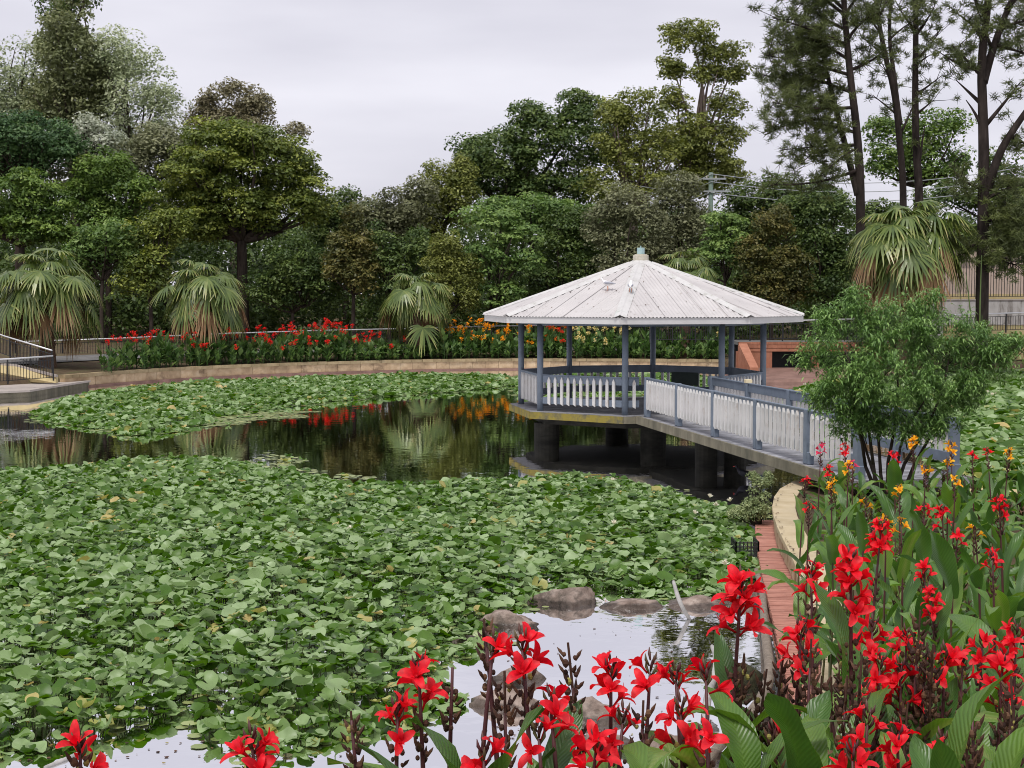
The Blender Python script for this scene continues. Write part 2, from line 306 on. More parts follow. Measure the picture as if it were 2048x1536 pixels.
def water_mat():
    m, nt, p, out = base_mat('pond_water'); N = nt.nodes.new; K = nt.links.new
    p.inputs['Base Color'].default_value = (.006, .006, .005, 1); p.inputs['Roughness'].default_value = .4; p.inputs['Specular IOR Level'].default_value = 0
    gl = N('ShaderNodeBsdfGlossy'); gl.inputs['Roughness'].default_value = .015; gl.inputs['Color'].default_value = (.96, .96, .97, 1)
    geo = N('ShaderNodeNewGeometry'); mp = N('ShaderNodeMapping'); mp.inputs['Scale'].default_value = (1, 1, 1)
    no = N('ShaderNodeTexNoise'); no.inputs['Scale'].default_value = 2.2; no.inputs['Detail'].default_value = 3
    b = N('ShaderNodeBump'); b.inputs['Strength'].default_value = .05; b.inputs['Distance'].default_value = .05
    K(geo.outputs['Position'], mp.inputs[0]); K(mp.outputs[0], no.inputs['Vector']); K(no.outputs[0], b.inputs['Height'])
    fr = N('ShaderNodeFresnel'); fr.inputs['IOR'].default_value = 1.33
    pw = N('ShaderNodeMath'); pw.operation = 'POWER'; pw.inputs[1].default_value = .2; K(fr.outputs[0], pw.inputs[0])
    mx = N('ShaderNodeMixShader'); K(pw.outputs[0], mx.inputs[0]); K(p.outputs[0], mx.inputs[1]); K(gl.outputs[0], mx.inputs[2]); K(b.outputs[0], gl.inputs['Normal'])
    K(mx.outputs[0], out.inputs[0]); return m
M['water'] = water_mat()

# ------------------------------------------------------------------ the pond's outline
def P2(px, py, z=0): q = onz(px, py, z); return (q.x, q.y)
ledge_px = [(1510, 1040), (1512, 1075), (1516, 1105), (1524, 1150), (1534, 1190), (1546, 1240), (1560, 1300), (1576, 1370), (1594, 1440)]
ledge_out = [P2(x, y, .12) for x, y in ledge_px]
cope_px = [(1640, 958), (1600, 960), (1572, 968), (1552, 986), (1543, 1008), (1546, 1036), (1560, 1070), (1576, 1098), (1592, 1134), (1606, 1176), (1624, 1224), (1650, 1290)]
cope_out = [P2(x, y, .5) for x, y in cope_px]
# extend both lines towards the camera, out of view
d0 = Vector(ledge_out[-1]) - Vector(ledge_out[-2])
near_line = [(2.0, 11.6), (.9, 10.2), (-1.5, 9.4), (-5, 9.0), (-10, 9.2), (-17, 12)]
cope_near = [(2.62, 12.4), (2.35, 11.2), (1.2, 9.7), (-1.5, 8.9), (-5, 8.5), (-10, 8.7), (-17, 11.5)]
far_px = [(-300, 800), (0, 786), (130, 778), (250, 767), (400, 757), (550, 750), (700, 745), (850, 741), (1000, 739), (1200, 739), (1440, 741)]
far = [P2(x, y) for x, y in far_px]
right = [(11.6, 76), (16.5, 75), (22, 77), (29, 80), (40, 80), (46, 66), (42, 44), (30, 30), (20, 26.5), (13, 26.6), (9, 27.6), (7.2, 28.3), (5.9, 28.4)]
left = [(-30, 22), (-34, 36), (-30, 50)]
shore = right + cope_out[1:] + cope_near + left + far
CEN = Vector((2.5, 45))
def resample(poly, step, closed):
    out = []
    n = len(poly)
    for i in range(n if closed else n-1):
        a = Vector(poly[i]); b = Vector(poly[(i+1) % n]); k = max(1, int((b-a).length/step))
        for j in range(k): out.append(tuple(a + (b-a)*(j/k)))
    if not closed: out.append(tuple(poly[-1]))
    return out
def smooth(poly, it=2):
    p = [Vector(q) for q in poly]
    for _ in range(it):
        q = [p[0]]
        for i in range(len(p)-1): q += [p[i]*.75+p[i+1]*.25, p[i]*.25+p[i+1]*.75]
        p = q + [p[-1]]
    return [tuple(v) for v in p]
rim = resample(shore, .9, True)
def ang(p): return math.atan2(p[1]-CEN.y, p[0]-CEN.x)
rim_ang = np.array([ang(p) for p in rim]); rim_rad = np.array([math.hypot(p[0]-CEN.x, p[1]-CEN.y) for p in rim])
_o = np.argsort(rim_ang); rim_ang = rim_ang[_o]; rim_rad = rim_rad[_o]
def shore_out(x, y):                    # metres outside the pond, along the ray from its middle
    return math.hypot(x-CEN.x, y-CEN.y) - float(np.interp(math.atan2(y-CEN.y, x-CEN.x), rim_ang, rim_rad, period=2*math.pi))
def ground_z(x, y):
    s = max(0., shore_out(x, y))
    farz = .56 + min(s, 9)*.055 + max(0, min(s-9, 40))*.03
    k = min(1, max(0, (x-1.0)/1.5))
    near = max(.46 + min(s, 10)*.03, (2.3-.205*(y-2))*(1-k) + (2.36-.15*(y-2))*k)
    near = min(near, 2.45)
    t = min(1, max(0, (y-32)/18)); t = t*t*(3-2*t)
    return near*(1-t) + farz*t

def build_ground():
    offs = [0, .35, .7, 1.1, 1.6, 2.2, 3, 4, 5, 6, 7, 8, 9.5, 11, 13, 15, 18, 22, 28, 36, 50, 80, 160, 500, 3000]
    mb = MB(); n = 420
    # even spacing along the rim keeps cells small everywhere
    A = []
    rr = resample(shore, .5, True); A = sorted(set(round(ang(p), 5) for p in rr)); n = len(A)
    vs = []
    for a in A:
        r0 = float(np.interp(a, rim_ang, rim_rad, period=2*math.pi))
        for i, o in enumerate(offs):
            x = CEN.x + math.cos(a)*(r0+o+.1); y = CEN.y + math.sin(a)*(r0+o+.1)
            z = -.6 if i == 0 else ground_z(x, y) - (.12 if i == 1 else .02)
            vs.append((x, y, z))
    m = len(offs); fs = []
    for i in range(n):
        j = (i+1) % n
        for k in range(m-1): fs.append((i*m+k, i*m+k+1, j*m+k+1, j*m+k))
    mb.add(vs, fs); o = mb.build('ground', M['soil'], smooth=True); o['kind'] = 'structure'
    # the path behind the far bed
    pb = MB(); vs = []; fs = []
    sel = [a for a in A if .72 < a < 2.45]
    for a in sel:
        r0 = float(np.interp(a, rim_ang, rim_rad, period=2*math.pi))
        for of in (5.4, 6, 7, 8, 8.2):
            x = CEN.x + math.cos(a)*(r0+of); y = CEN.y + math.sin(a)*(r0+of); vs.append((x, y, ground_z(x, y)+.03))
    for i in range(len(sel)-1):
        for k in range(4): fs.append((i*5+k, i*5+k+1, (i+1)*5+k+1, (i+1)*5+k))
    pb.add(vs, fs).build('path', M['path'], smooth=True)['kind'] = 'structure'
build_ground()
wb = MB(); wb.add([(p[0], p[1], 0) for p in [tuple(CEN + (Vector(q)-CEN)*1.012) for q in rim]], [tuple(range(len(rim)))])
wo = wb.build('water', M['water']); wo['kind'] = 'structure'

# ------------------------------------------------------------------ walls round the pond
def run_stones(root, line, length, gap, depth, z0, z1, name, mat, jit=.006, inset=0, bevel=0, phase=0):
    """stones laid end to end along a polyline, each an object of its own; depth goes outward (away from the water)"""
    pts = [Vector((p[0], p[1])) for p in line]
    seg = [(pts[i+1]-pts[i]).length for i in range(len(pts)-1)]; tot = sum(seg)
    def pos(t):
        for i, l in enumerate(seg):
            if t <= l or i == len(seg)-1:
                return pts[i] + (pts[i+1]-pts[i])*(t/l if l else 0)
            t -= l
    t = -phase*length
    while t < tot-.05:
        l = length*rnd.uniform(.8, 1.2); a = max(t, 0); b = min(t+l-gap, tot)
        t += l
        if b-a < .04: continue
        p, q = pos(a), pos(b); d = (q-p)
        if d.length < .03: continue
        d.normalize(); n = Vector((d.y, -d.x))
        if n.dot(p-Vector((CEN.x, CEN.y))) < 0: n = -n
        o = rnd.uniform(-jit, jit); zz = rnd.uniform(-jit, jit)*.5
        c = [p+n*(inset+o), q+n*(inset+o), q+n*(depth+inset), p+n*(depth+inset)]
        if (c[1]-c[0]).cross(c[2]-c[1]) < 0: c = c[::-1]
        mb = MB().prism([(k.x, k.y) for k in c], z0, z1+zz)
        mb.build(name, mat, root, bevel=bevel)

near_wall = thing('pond_wall', 'curved sandstone garden wall with buff coping beside the brick ledge at the near bank', 'garden wall', (*cope_out[5], 0))
cline = smooth(cope_out, 2) + [(2.62, 12.4), (2.35, 11.2), (1.6, 10.2)]
cback = MB()
run_stones(near_wall, cline, 1.25, .008, .40, .42, .52, 'coping_stone', M['cope'], .004, 0, .012, .35)
run_stones(near_wall, cline, .5, .012, .24, .12, .415, 'wall_stone', M['stone'], .018, .045, .02)
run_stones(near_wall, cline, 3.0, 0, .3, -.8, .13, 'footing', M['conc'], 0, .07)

ledge = thing('brick_ledge', 'low pink brick ledge along the water below the buff coping', 'brick ledge', (*ledge_out[4], 0))
ll = [Vector(p) for p in smooth(ledge_out, 2)] + [Vector((2.28, 11.9))]
def walk_line(pts, step):
    out = []; t = 0; acc = 0
    for i in range(len(pts)-1):
        a, b = pts[i], pts[i+1]; l = (b-a).length
        while acc <= l: out.append((a+(b-a)*(acc/l), (b-a)/l)); acc += step
        acc -= l
    return out
bme = None
bmes = []
for k in range(4):
    g = random.Random(k); mb = MB()
    mb.box((.28, 0, 0), (.56+g.uniform(-.012, .012), .076, .07))
    bmes.append(mb.mesh('brick', M['brick']))
spots = walk_line(ll, .086)
for i, (p, d) in enumerate(spots):
    if i >= 298: break
    n = Vector((-d.y, d.x))
    if n.x < 0: n = -n
    o = put('brick', bmes[i % 4], ledge, Matrix.Translation((p.x-ledge.location.x+rnd.uniform(-.006, .006), p.y-ledge.location.y, .085+rnd.uniform(-.004, .004))) @ Matrix.Rotation(math.atan2(n.y, n.x)+rnd.uniform(-.012, .012), 4, 'Z'))
kb = MB()
for i in range(len(spots)-1):
    p, d = spots[i]; q, e = spots[i+1]
    n = Vector((-d.y, d.x)); n = n if n.x > 0 else -n
    m = Vector((-e.y, e.x)); m = m if m.x > 0 else -m
    a, b, c, f = p+n*.025, q+m*.025, q+m*.6, p+n*.6
    kb.add([(a.x, a.y, -.6), (b.x, b.y, -.6), (c.x, c.y, -.6), (f.x, f.y, -.6), (a.x, a.y, .103), (b.x, b.y, .103), (c.x, c.y, .103), (f.x, f.y, .103)],
           [(4, 5, 6, 7), (0, 1, 5, 4)])
kb.build('mortar_bed', M['mortar'], ledge)

fl = smooth(far[2:], 1)
far_wall = thing('pond_wall', 'long low tan stone wall in front of the flower bed across the pond', 'garden wall', (fl[len(fl)//2][0], fl[len(fl)//2][1], 0))
run_stones(far_wall, fl, .62, .012, .36, .47, .62, 'coping_stone', M['fcope'], .02, -.03, 0, .4)
run_stones(far_wall, fl, .72, .012, .25, .075, .468, 'wall_stone', M['fstone'], .02, .03)
run_stones(far_wall, fl, 3, .0, .28, -.5, .072, 'brick_course', M['apron'], .0, -.02)

# ------------------------------------------------------------------ gazebo
D = 43.0
G = at(1281, 600, D); gx, gy = G.x, G.y
al = math.atan2(gx, gy)
tv = Vector((-math.sin(al), -math.cos(al))); rv = Vector((math.cos(al), -math.sin(al)))
def gp(deg, r):                           # point of the octagon: deg from the side facing the camera, to the right
    d = tv*math.cos(R(deg)) + rv*math.sin(R(deg)); return Vector((gx, gy)) + d*r
ANG = [-6.5 + 45*k for k in range(8)]
ZD = .93; RP = 3.6
gaz = thing('gazebo', 'octagonal gazebo with white corrugated roof and blue grey posts over the water', 'gazebo', (gx, gy, 0))
deck = MB().prism([tuple(gp(a, 3.95)) for a in ANG[::-1]], ZD-.19, ZD)
dk = deck.build('deck', M['deck'], gaz)
for k in range(8):
    a, b = gp(ANG[k], 3.95), gp(ANG[(k+1) % 8], 3.95)
    e = MB().beam(a, b, .05, ZD-.205, ZD-.012, 0 if False else 0)
    e.build('deck_edge', M['lichen'] if k in (7, 6) else M['edge'], gaz)
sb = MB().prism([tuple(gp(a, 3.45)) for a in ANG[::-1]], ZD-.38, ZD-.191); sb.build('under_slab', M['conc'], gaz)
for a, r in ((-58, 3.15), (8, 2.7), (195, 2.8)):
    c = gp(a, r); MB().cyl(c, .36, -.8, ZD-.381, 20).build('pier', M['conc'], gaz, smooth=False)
postme = None
for k, a in enumerate(ANG):
    c = gp(a, RP); p = MB().cyl(c, .088, ZD-.02, 3.51, 16); o = p.build('post', M['blue'], gaz); o.data.shade_smooth() if hasattr(o.data, 'shade_smooth') else None
    o.data.shade_auto_smooth() if hasattr(o.data, 'shade_auto_smooth') else None
# top plates, under the roof
for k in range(8):
    MB().beam(gp(ANG[k], RP), gp(ANG[(k+1) % 8], RP),   .09, 3.35, 3.53).build('top_plate', M['blue'], gaz)
# railings
wface = tv*math.cos(R(16)) + rv*math.sin(R(16)); wn_ = Vector((-wface.y, wface.x))
if wn_.x < 0: wn_ = -wn_
WALK = .92
def picket_mesh(w, t, h):
    mb = MB(); x, y = w/2, t/2
    vs = [(-x, -y, .05), (x, -y, .0), (x, y, .0), (-x, y, .05), (-x, -y, h-.09), (x, -y, h-.09), (x, y, h-.09), (-x, y, h-.09), (0, -y, h), (0, y, h)]
    mb.add(vs, [(0, 3, 2, 1), (0, 1, 5, 8, 4), (2, 3, 7, 9, 6), (1, 2, 6, 5), (3, 0, 4, 7), (4, 8, 9, 7), (8, 5, 6, 9)])
    return mb.mesh('picket', M['white'])
PK = picket_mesh(.085, .045, .80)
def railing(root, p, q, out, spacing, zt, margin=.12, pk=PK, pz=None, n=None, thick=.045):
    """boards from p to q with pickets on the side the vector out points to"""
    p = Vector((p[0], p[1])); q = Vector((q[0], q[1])); d = (q-p); l = d.length; d.normalize()
    nn = Vector((-d.y, d.x)); sgn = 1 if nn.dot(out) > 0 else -1
    MB().beam(p, q, thick, zt-.2, zt).build('top_rail', M['blue'], root, bevel=.006)
    MB().beam(p, q, thick+.035, zt+.001, zt+.03).build('rail_cap', M['blue'], root, bevel=.006)
    MB().beam(p, q, thick, zt-.80, zt-.61).build('bottom_rail', M['blue'], root, bevel=.006)
    n = n or max(1, int((l-2*margin)/spacing))
    s0 = (l-(n-1)*spacing)/2
    base = Vector((root.location.x, root.location.y))
    for i in range(n):
        c = p+d*(s0+i*spacing)+nn*sgn*(thick/2+.024) - base
        put('picket', pk, root, Matrix.Translation((c.x, c.y, (pz if pz is not None else zt-.83)-root.location.z+rnd.uniform(-.006, .006))) @ Matrix.Rotation(math.atan2(d.y, d.x)+rnd.uniform(-.02, .02), 4, 'Z') @ Matrix.Rotation(rnd.uniform(-.006, .006), 4, 'Y'))
ZR = 1.94
for k in range(8):
    a, b = gp(ANG[k], RP), gp(ANG[(k+1) % 8], RP); mid = (a+b)/2; out = mid-Vector((gx, gy)); d = (b-a).normalized()
    if k == 0:                             # the side the footbridge comes in at: two short stubs
        e1 = mid - d*WALK if (mid-d*WALK-a).length < (mid+d*WALK-a).length else mid+d*WALK
        e2 = mid*2-e1
        railing(gaz, a+d*.09, e1-d*.06, out, .21, ZR, n=1); railing(gaz, e2+d*.06, b-d*.09, out, .21, ZR, n=1)
    else:
        railing(gaz, a+d*.09, b-d*.09, out, .21, ZR)
c0 = (gp(ANG[3], RP)*.42+gp(ANG[4], RP)*.58)
dd = (gp(ANG[4], RP)-gp(ANG[3], RP)).normalized()
MB().box((c0.x, c0.y, 1.56), (.95, .06, .42), math.atan2(dd.y, dd.x)).build('notice_board', surf('dark_green_board', [(.3, (.03, .045, .04)), (.7, (.05, .07, .06))], 3, .6), gaz)

# roof
roof = thing('roof', None, None, (0, 0, 0)); roof.parent = gaz
ZE, ZA, RR = 3.62, 5.25, 4.72
def roof_facet(k):
    a, b = gp(ANG[k], RR), gp(ANG[(k+1) % 8], RR); mid = (a+b)/2; half = (b-a).length/2; d = (b-a).normalized(); inn = (Vector((gx, gy))-mid); ap = inn.length; inn.normalize()
    slope = (ZA-ZE)/ap
    up = Vector((-inn.x*slope, -inn.y*slope, 1)).normalized()
    n = int(2*half/.0254); mb = MB(); vs = []; fs = []
    for i in range(n+1):
        x = -half + 2*half*i/n
        t = ap*(1-abs(x)/half); w = .0125*math.cos(2*math.pi*x/.1016)
        for tt in (-.05, t):
            p = mid + d*x + inn*tt
            vs.append((p.x+up.x*w, p.y+up.y*w, ZE+max(tt, -.05)*slope+up.z*w+.012))
    fs = [(2*i, 2*i+2, 2*i+3, 2*i+1) for i in range(n)]
    if d.cross(inn) < 0: fs = [f[::-1] for f in fs]
    mb.add(vs, fs); o = mb.build('roof_panel', M['roof'], roof, smooth=True)
    # lining under the sheet
    lb = MB(); c = [mid-d*half, mid+d*half]
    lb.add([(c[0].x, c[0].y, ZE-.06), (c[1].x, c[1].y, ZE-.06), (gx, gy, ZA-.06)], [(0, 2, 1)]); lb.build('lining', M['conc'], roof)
    # fascia
    fb = MB().beam(a, b, .035, ZE-.19, ZE-.014); fb.build('fascia', M['fascia'], roof)
    # sheet seams
    for s in (-.62, -.31, .02, .33, .66):
        x = half*s; t = ap*(1-abs(s)); sm = MB()
        w = .012
        q = [(x-w, -.05), (x+w, -.05), (x+w, t-.1), (x-w, t-.1)]
        vs = []
        for xx, tt in q:
            p = mid+d*xx+inn*tt; vs.append((p.x+up.x*.016, p.y+up.y*.016, ZE+tt*slope+up.z*.016+.012))
        sm.add(vs, [(0, 1, 2, 3) if d.cross(inn) > 0 else (3, 2, 1, 0)]); sm.build('seam', M['roof'], roof)
for k in range(8): roof_facet(k)
for k in range(8):                          # ridge flashing
    a = gp(ANG[k], RR+.04); c = Vector((gx, gy)); d = (c-a); l = d.length; d.normalize(); n = Vector((-d.y, d.x))
    z = lambda t: ZE+.035+(ZA-ZE)*t/l
    drop = .043; wv = .17; mb = MB(); vs = []
    ts = [0, l*.25, l*.5, l*.75, l-.34]
    for t in ts:
        for s, dz in ((-wv, -drop), (-wv*.18, .01), (0, .03), (wv*.18, .01), (wv, -drop)):
            p = a+d*t+n*s; vs.append((p.x, p.y, z(t)+dz))
    fs = [(i*5+j, i*5+j+1, (i+1)*5+j+1, (i+1)*5+j) for i in range(len(ts)-1) for j in range(4)]
    mb.add(vs, [f[::-1] for f in fs]); mb.build('ridge_cap', M['ridge'], roof)
cn = MB().tube([(gx, gy, ZA-.145), (gx, gy, ZA-.03), (gx, gy, ZA+.0)], [.48, .26, .2], 8, True); cn.build('apex_flashing', M['ridge'], roof)
fk = MB()
for k in range(8):
    a, b = gp(ANG[k], RR), gp(ANG[(k+1) % 8], RR); mid = (a+b)/2; half = (b-a).length/2; d = (b-a).normalized(); inn = Vector((gx, gy))-mid; ap = inn.length; inn.normalize(); sl_ = (ZA-ZE)/ap
    for i in range(20):
        t = ap*rnd.random()**1.7*.8; x = rnd.uniform(-1, 1)*half*(1-t/ap)*.85; w = rnd.uniform(.006, .018); l = w*rnd.uniform(1, 3.2); v = rnd.random()*.8
        q = [(x-w, t-l), (x+w, t-l*.7), (x+w*.8, t+l), (x-w*.7, t+l*.8)]
        fk.add([(mid.x+d.x*u+inn.x*e, mid.y+d.y*u+inn.y*e, ZE+.03+e*sl_) for u, e in q], [(0, 1, 2, 3)], v)
fk.build('leaf_flecks', M['seed'], roof)['kind'] = 'stuff'
fin = MB().cyl((gx, gy), .235, ZA-.03, ZA+.13, 12).cyl((gx, gy), .19, ZA+.129, ZA+.16, 12); fo = fin.build('finial', M['cap'], gaz, bevel=.012)
MB().cyl((gx, gy), .115, ZA+.16, ZA+.35, 12).cyl((gx, gy), .018, ZA+.35, ZA+.41, 6).build('finial_cap', M['glass'], gaz, bevel=.01)

# ------------------------------------------------------------------ footbridge
g0 = Vector((gx, gy))
def wp(s, lat): return g0 + wface*s + wn_*lat
br = thing('footbridge', 'straight footbridge with white picket sides leading from the gazebo to the bank', 'footbridge', (*wp(9, 0), 0))
MB().prism([tuple(wp(3.78, -1.12)), tuple(wp(17.6, -1.12)), tuple(wp(17.6, 1.12)), tuple(wp(3.78, 1.12))], ZD-.15, ZD-.004).build('deck', M['deck'], br)
for s in (-1, 1):
    MB().beam(wp(3.72, 1.15*s), wp(17.6, 1.15*s), .06, ZD-.2, ZD+.012).build('edge_beam', M['edge'], br)
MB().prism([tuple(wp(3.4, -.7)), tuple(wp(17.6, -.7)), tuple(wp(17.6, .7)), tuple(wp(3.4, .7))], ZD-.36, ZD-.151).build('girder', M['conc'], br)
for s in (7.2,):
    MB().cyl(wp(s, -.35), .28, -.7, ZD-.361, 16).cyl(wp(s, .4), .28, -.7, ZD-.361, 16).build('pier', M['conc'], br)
PKW = picket_mesh(.095, .05, .80)
SP = [3.9+2.78*k for k in range(5)] + [17.35]
for side in (-1, 1):
    for i, s in enumerate(SP):
        c = wp(s, WALK*side); wide = .2 if i == 5 else .145
        mb = MB().box((c.x, c.y, ZD+.535), (wide, .15, 1.07), math.atan2(wface.y, wface.x))
        o = mb.build('post', M['blue'], br, bevel=.02)
        f = wp(s, (WALK+.0)*side)+wface*.13
        MB().box((f.x, f.y, ZD+.12), (.1, .12, .24), math.atan2(wface.y, wface.x)).build('post_foot', M['blue'], br, bevel=.012)
        if i < 5:
            a, b = wp(s+.08, WALK*side), wp(SP[i+1]-.1, WALK*side)
            railing(br, a, b, wn_*side, .24, ZR+.02, pk=PKW, n=11 if i < 4 else 8)
cp = wp(SP[1], WALK)
MB().box((cp.x, cp.y, ZD+1.1), (.16, .165, .09), math.atan2(wface.y, wface.x)).build('post_cap', M['cream_cap'] if 'cream_cap' in M else surf('cream_cap', [(.3, (.7, .6, .38)), (.7, (.75, .66, .45))], 4, .7), br, bevel=.01)
# bank the footbridge lands on
ab0, ab1 = wp(12.9, -1.5), wp(14.0, 2.2)
MB().prism([(5.55, 28.25), (5.75, 27.4), (9.5, 26.6), (10.2, 27.9), (7.2, 28.7)], -.8, .44).build('abutment', M['yellow'], None)
tag(bpy.data.objects['abutment'], 'low yellow rendered abutment under the bank end of the footbridge', 'abutment')

# ------------------------------------------------------------------ brick culvert, apron, railings, walls
cul = thing('brick_culvert', 'orange brick culvert with dark square openings under the black railing at the far shore', 'culvert', (*P2(1560, 735, .6), 0))
cy = 73.0
X = lambda px, y=cy: (px-1024)/FPX*y
x0, x1 = X(1478), X(1800)
ztop = at(1560, 684, cy).z; zmid = at(1560, 703, cy).z; zbot = .45
for row in range(3):                        # soldier and stretcher courses of the lintel
    za = ztop-.14 if row == 0 else (ztop-.31 if row == 1 else zmid); zb = ztop if row == 0 else (ztop-.15 if row == 1 else ztop-.32)
    bw = .115 if row == 0 else .24
    n = int((X(1700)-x0)/bw)
    if row < 2:
        me = MB().box((0, 0, 0), (bw-.012, .3, zb-za-.012)).mesh('brick', M['obrick'])
        for i in range(n): put('brick', me, cul, Matrix.Translation((x0+bw*(i+.5)-cul.location.x, cy+.15+rnd.uniform(-.004, .004)-cul.location.y, (za+zb)/2)))
    MB().box(((x0+x1)/2, cy+.17, (za+zb)/2), (x1-x0, .3, zb-za-.004)).build('lintel', M['obrick'], cul)
for px, w in ((1500, 1.3), (1538, .35), (1632, .35), (1760, .35)):
    MB().box((X(px), cy+.22, (zmid+zbot)/2-.2), (w, .34, zmid-zbot+.4)).build('pier', M['obrick'], cul)
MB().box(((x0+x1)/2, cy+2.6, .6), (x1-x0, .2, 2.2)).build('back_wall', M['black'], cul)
MB().box(((x0+x1)/2, cy+1.6, ztop-.08), (x1-x0, 2.9, .16)).build('deck', M['path'], cul)
wing = MB()
a, b, c, d = at(1477, 687, cy-.1), at(1494, 687, cy-.1), at(1517, 735, cy-3.2), at(1500, 735, cy-3.2)
wing.add([tuple(a), tuple(b), tuple(c), tuple(d)] + [(p.x, p.y, 0) for p in (a, b, c, d)], [(0, 1, 2, 3), (0, 4, 5, 1), (1, 5, 6, 2), (2, 6, 7, 3), (3, 7, 4, 0)])
wing.build('wing_wall', M['obrick'], cul)
ap = MB()
xr_ = X(2130)
lw = MB().prism([(x1+.02, 78.2), (xr_, 79), (xr_, 79.6), (x1+.02, 78.8)], -.5, .55); tag(lw.build('low_wall', M['apron']), 'low dark red brick edge of the pond at the far right', 'wall')
e0, e1 = at(1440, 735, cy-.05), at(2120, 735, cy-.05)
f0, f1 = onz(1455, 767, .06), onz(1660, 764, .06)
ap.add([(x0-1.2, cy+.1, .55), (x1, cy+.1, .55), (x1, cy-2.5, .5), (f1.x, f1.y, .08), (f0.x, f0.y, .08), (f0.x, f0.y, -.6), (f1.x, f1.y, -.6), (x1, cy-2.5, -.6)], [(0, 4, 3, 2, 1), (4, 5, 6, 3), (3, 6, 7, 2)])
ap.build('apron', M['apron'], cul)

def fence(name, label, cat, pts, h, post_sp, bar_sp, rail_mat, bar_parts=False, low=.12, sub=True, bar_w=.02, group=None, post_w=.06, rail_r=.035):
    """posts, rails and bars along 3-D points"""
    pts = [Vector(p) for p in pts]
    root = thing(name, label, cat, pts[len(pts)//2], 0, group)
    seg = [(pts[i+1]-pts[i]).length for i in range(len(pts)-1)]; tot = sum(seg)
    def pos(t):
        for i, l in enumerate(seg):
            if t <= l or i == len(seg)-1: return pts[i]+(pts[i+1]-pts[i])*(t/l)
            t -= l
    up = Vector((0, 0, 1))
    if rail_mat: MB().tube([p+up*h for p in pts], rail_r, 8).build('handrail', M[rail_mat], root, smooth=True)
    for z in ((h-.16, low) if rail_mat else (h-.08, low)):
        MB().tube([p+up*z for p in pts], .02, 4).build('rail', M['black'], root)
    n = max(1, round(tot/post_sp))
    for i in range(n+1):
        p = pos(min(tot, tot*i/n)); MB().box((p.x, p.y, p.z+h/2-.03), (post_w, post_w, h)).build('post', M['black'], root)
    nb = int(tot/bar_sp); mb = MB()
    zt = h-.16 if rail_mat else h
    if bar_parts:
        me = MB().box((0, 0, (zt+low)/2), (bar_w, bar_w, zt-low)).mesh('bar', M['black'])
        for i in range(min(nb, 280)):
            p = pos(tot*(i+.5)/nb)-root.location; put('bar', me, root, Matrix.Translation(p))
    else:
        for i in range(nb):
            p = pos(tot*(i+.5)/nb); mb.box((p.x, p.y, p.z+(zt+low)/2), (bar_w, bar_w, zt-low))
        mb.build('bars', M['black'], root)['kind'] = 'stuff'
    return root
# long rail beyond the far bed
def railpt(px, py, y, h): q = at(px, py, y); q.z -= h; return q
fence('railing', 'long black railing with silver handrail behind the far flower bed', 'railing',
      [railpt(30, 684, 77, 1.0), railpt(230, 677, 79, 1.0), railpt(450, 667, 82, 1.0), railpt(640, 661, 86, 1.0), railpt(820, 657, 89, 1.0), railpt(1000, 652, 91, 1.0), railpt(1290, 649, 91, 1.0)], 1.0, 2.4, .14, 'steel')
fence('railing', 'black barred railing with silver top standing on the orange brick culvert', 'railing',
      [railpt(1300, 646, 79, 1.02), railpt(1450, 645, 75, 1.02), railpt(1600, 641, 74, 1.02), railpt(1760, 637, 74, 1.02)], 1.02, 1.7, .13, 'steel')
fence('railing', 'black railing with silver top in front of the yellow wall at the far right shore', 'railing',
      [railpt(1780, 634, 76, 1.0), railpt(1900, 630, 76.5, 1.0), railpt(2090, 624, 77, 1.0)], 1.0, 2.4, .14, 'steel')
fence('railing', 'black railing with silver rail on the concrete slab at the left shore', 'railing',
      [railpt(-80, 723, 59.5, 1.02), railpt(18, 718, 60.5, 1.02), railpt(106, 712, 61.5, 1.02)], 1.02, 1.9, .115, 'steel', True, post_w=.05)
fence('railing', 'sloping black railing beside the yellow ramp under the leftmost palm', 'railing',
      [railpt(-70, 642, 68, .95), railpt(8, 672, 66, .95), railpt(104, 701, 63, .95)], .95, 2.0, .13, 'steel', True, post_w=.05)
sl = MB()
s0 = [onz(-200, 800, .12), onz(60, 789, .12), onz(128, 777, .12)]
vs = [tuple(p) for p in s0] + [(s0[2].x+.3, s0[2].y+3, .45), (s0[0].x-2, s0[0].y+8, .45)]
sl.prism([(v[0], v[1]) for v in vs], .22, .30)
tag(sl.build('concrete_landing', M['slab']), 'pale concrete landing at the water under the black railing, left shore', 'landing')
lb_ = MB().prism([(v[0]+.1*(i in (2, 3))*-1, v[1]+.12) for i, v in enumerate(vs)], -.5, .218); lb_.build('base', M['edge'], bpy.data.objects['concrete_landing'], world=False)
rw = MB()
a, b = at(-90, 728, 66), at(112, 752, 63.3)
a2, b2 = at(-90, 690, 68), at(112, 750, 63.6)
rw.add([(a.x, a.y, .36), (b.x, b.y, .36), (b2.x, b2.y, at(112, 757, 63.3).z+.08), (at(30, 733, 64.6).x, 64.6, at(30, 733, 64.6).z), (a2.x, a.y, at(-90, 722, 66).z),
        (a.x, a.y+.3, .36), (b.x, b.y+.3, .36), (b2.x, b2.y+.3, at(112, 757, 63.3).z+.08), (at(30, 733, 64.6).x, 64.9, at(30, 733, 64.6).z), (a2.x, a.y+.3, at(-90, 722, 66).z)],
       [(0, 1, 2, 3, 4), (4, 3, 8, 9), (3, 2, 7, 8), (5, 9, 8, 7, 6), (1, 6, 7, 2)])
ramp = rw.build('ramp_wall', M['yellow']); tag(ramp, 'yellow rendered ramp wall behind the black railing on the left shore', 'wall')
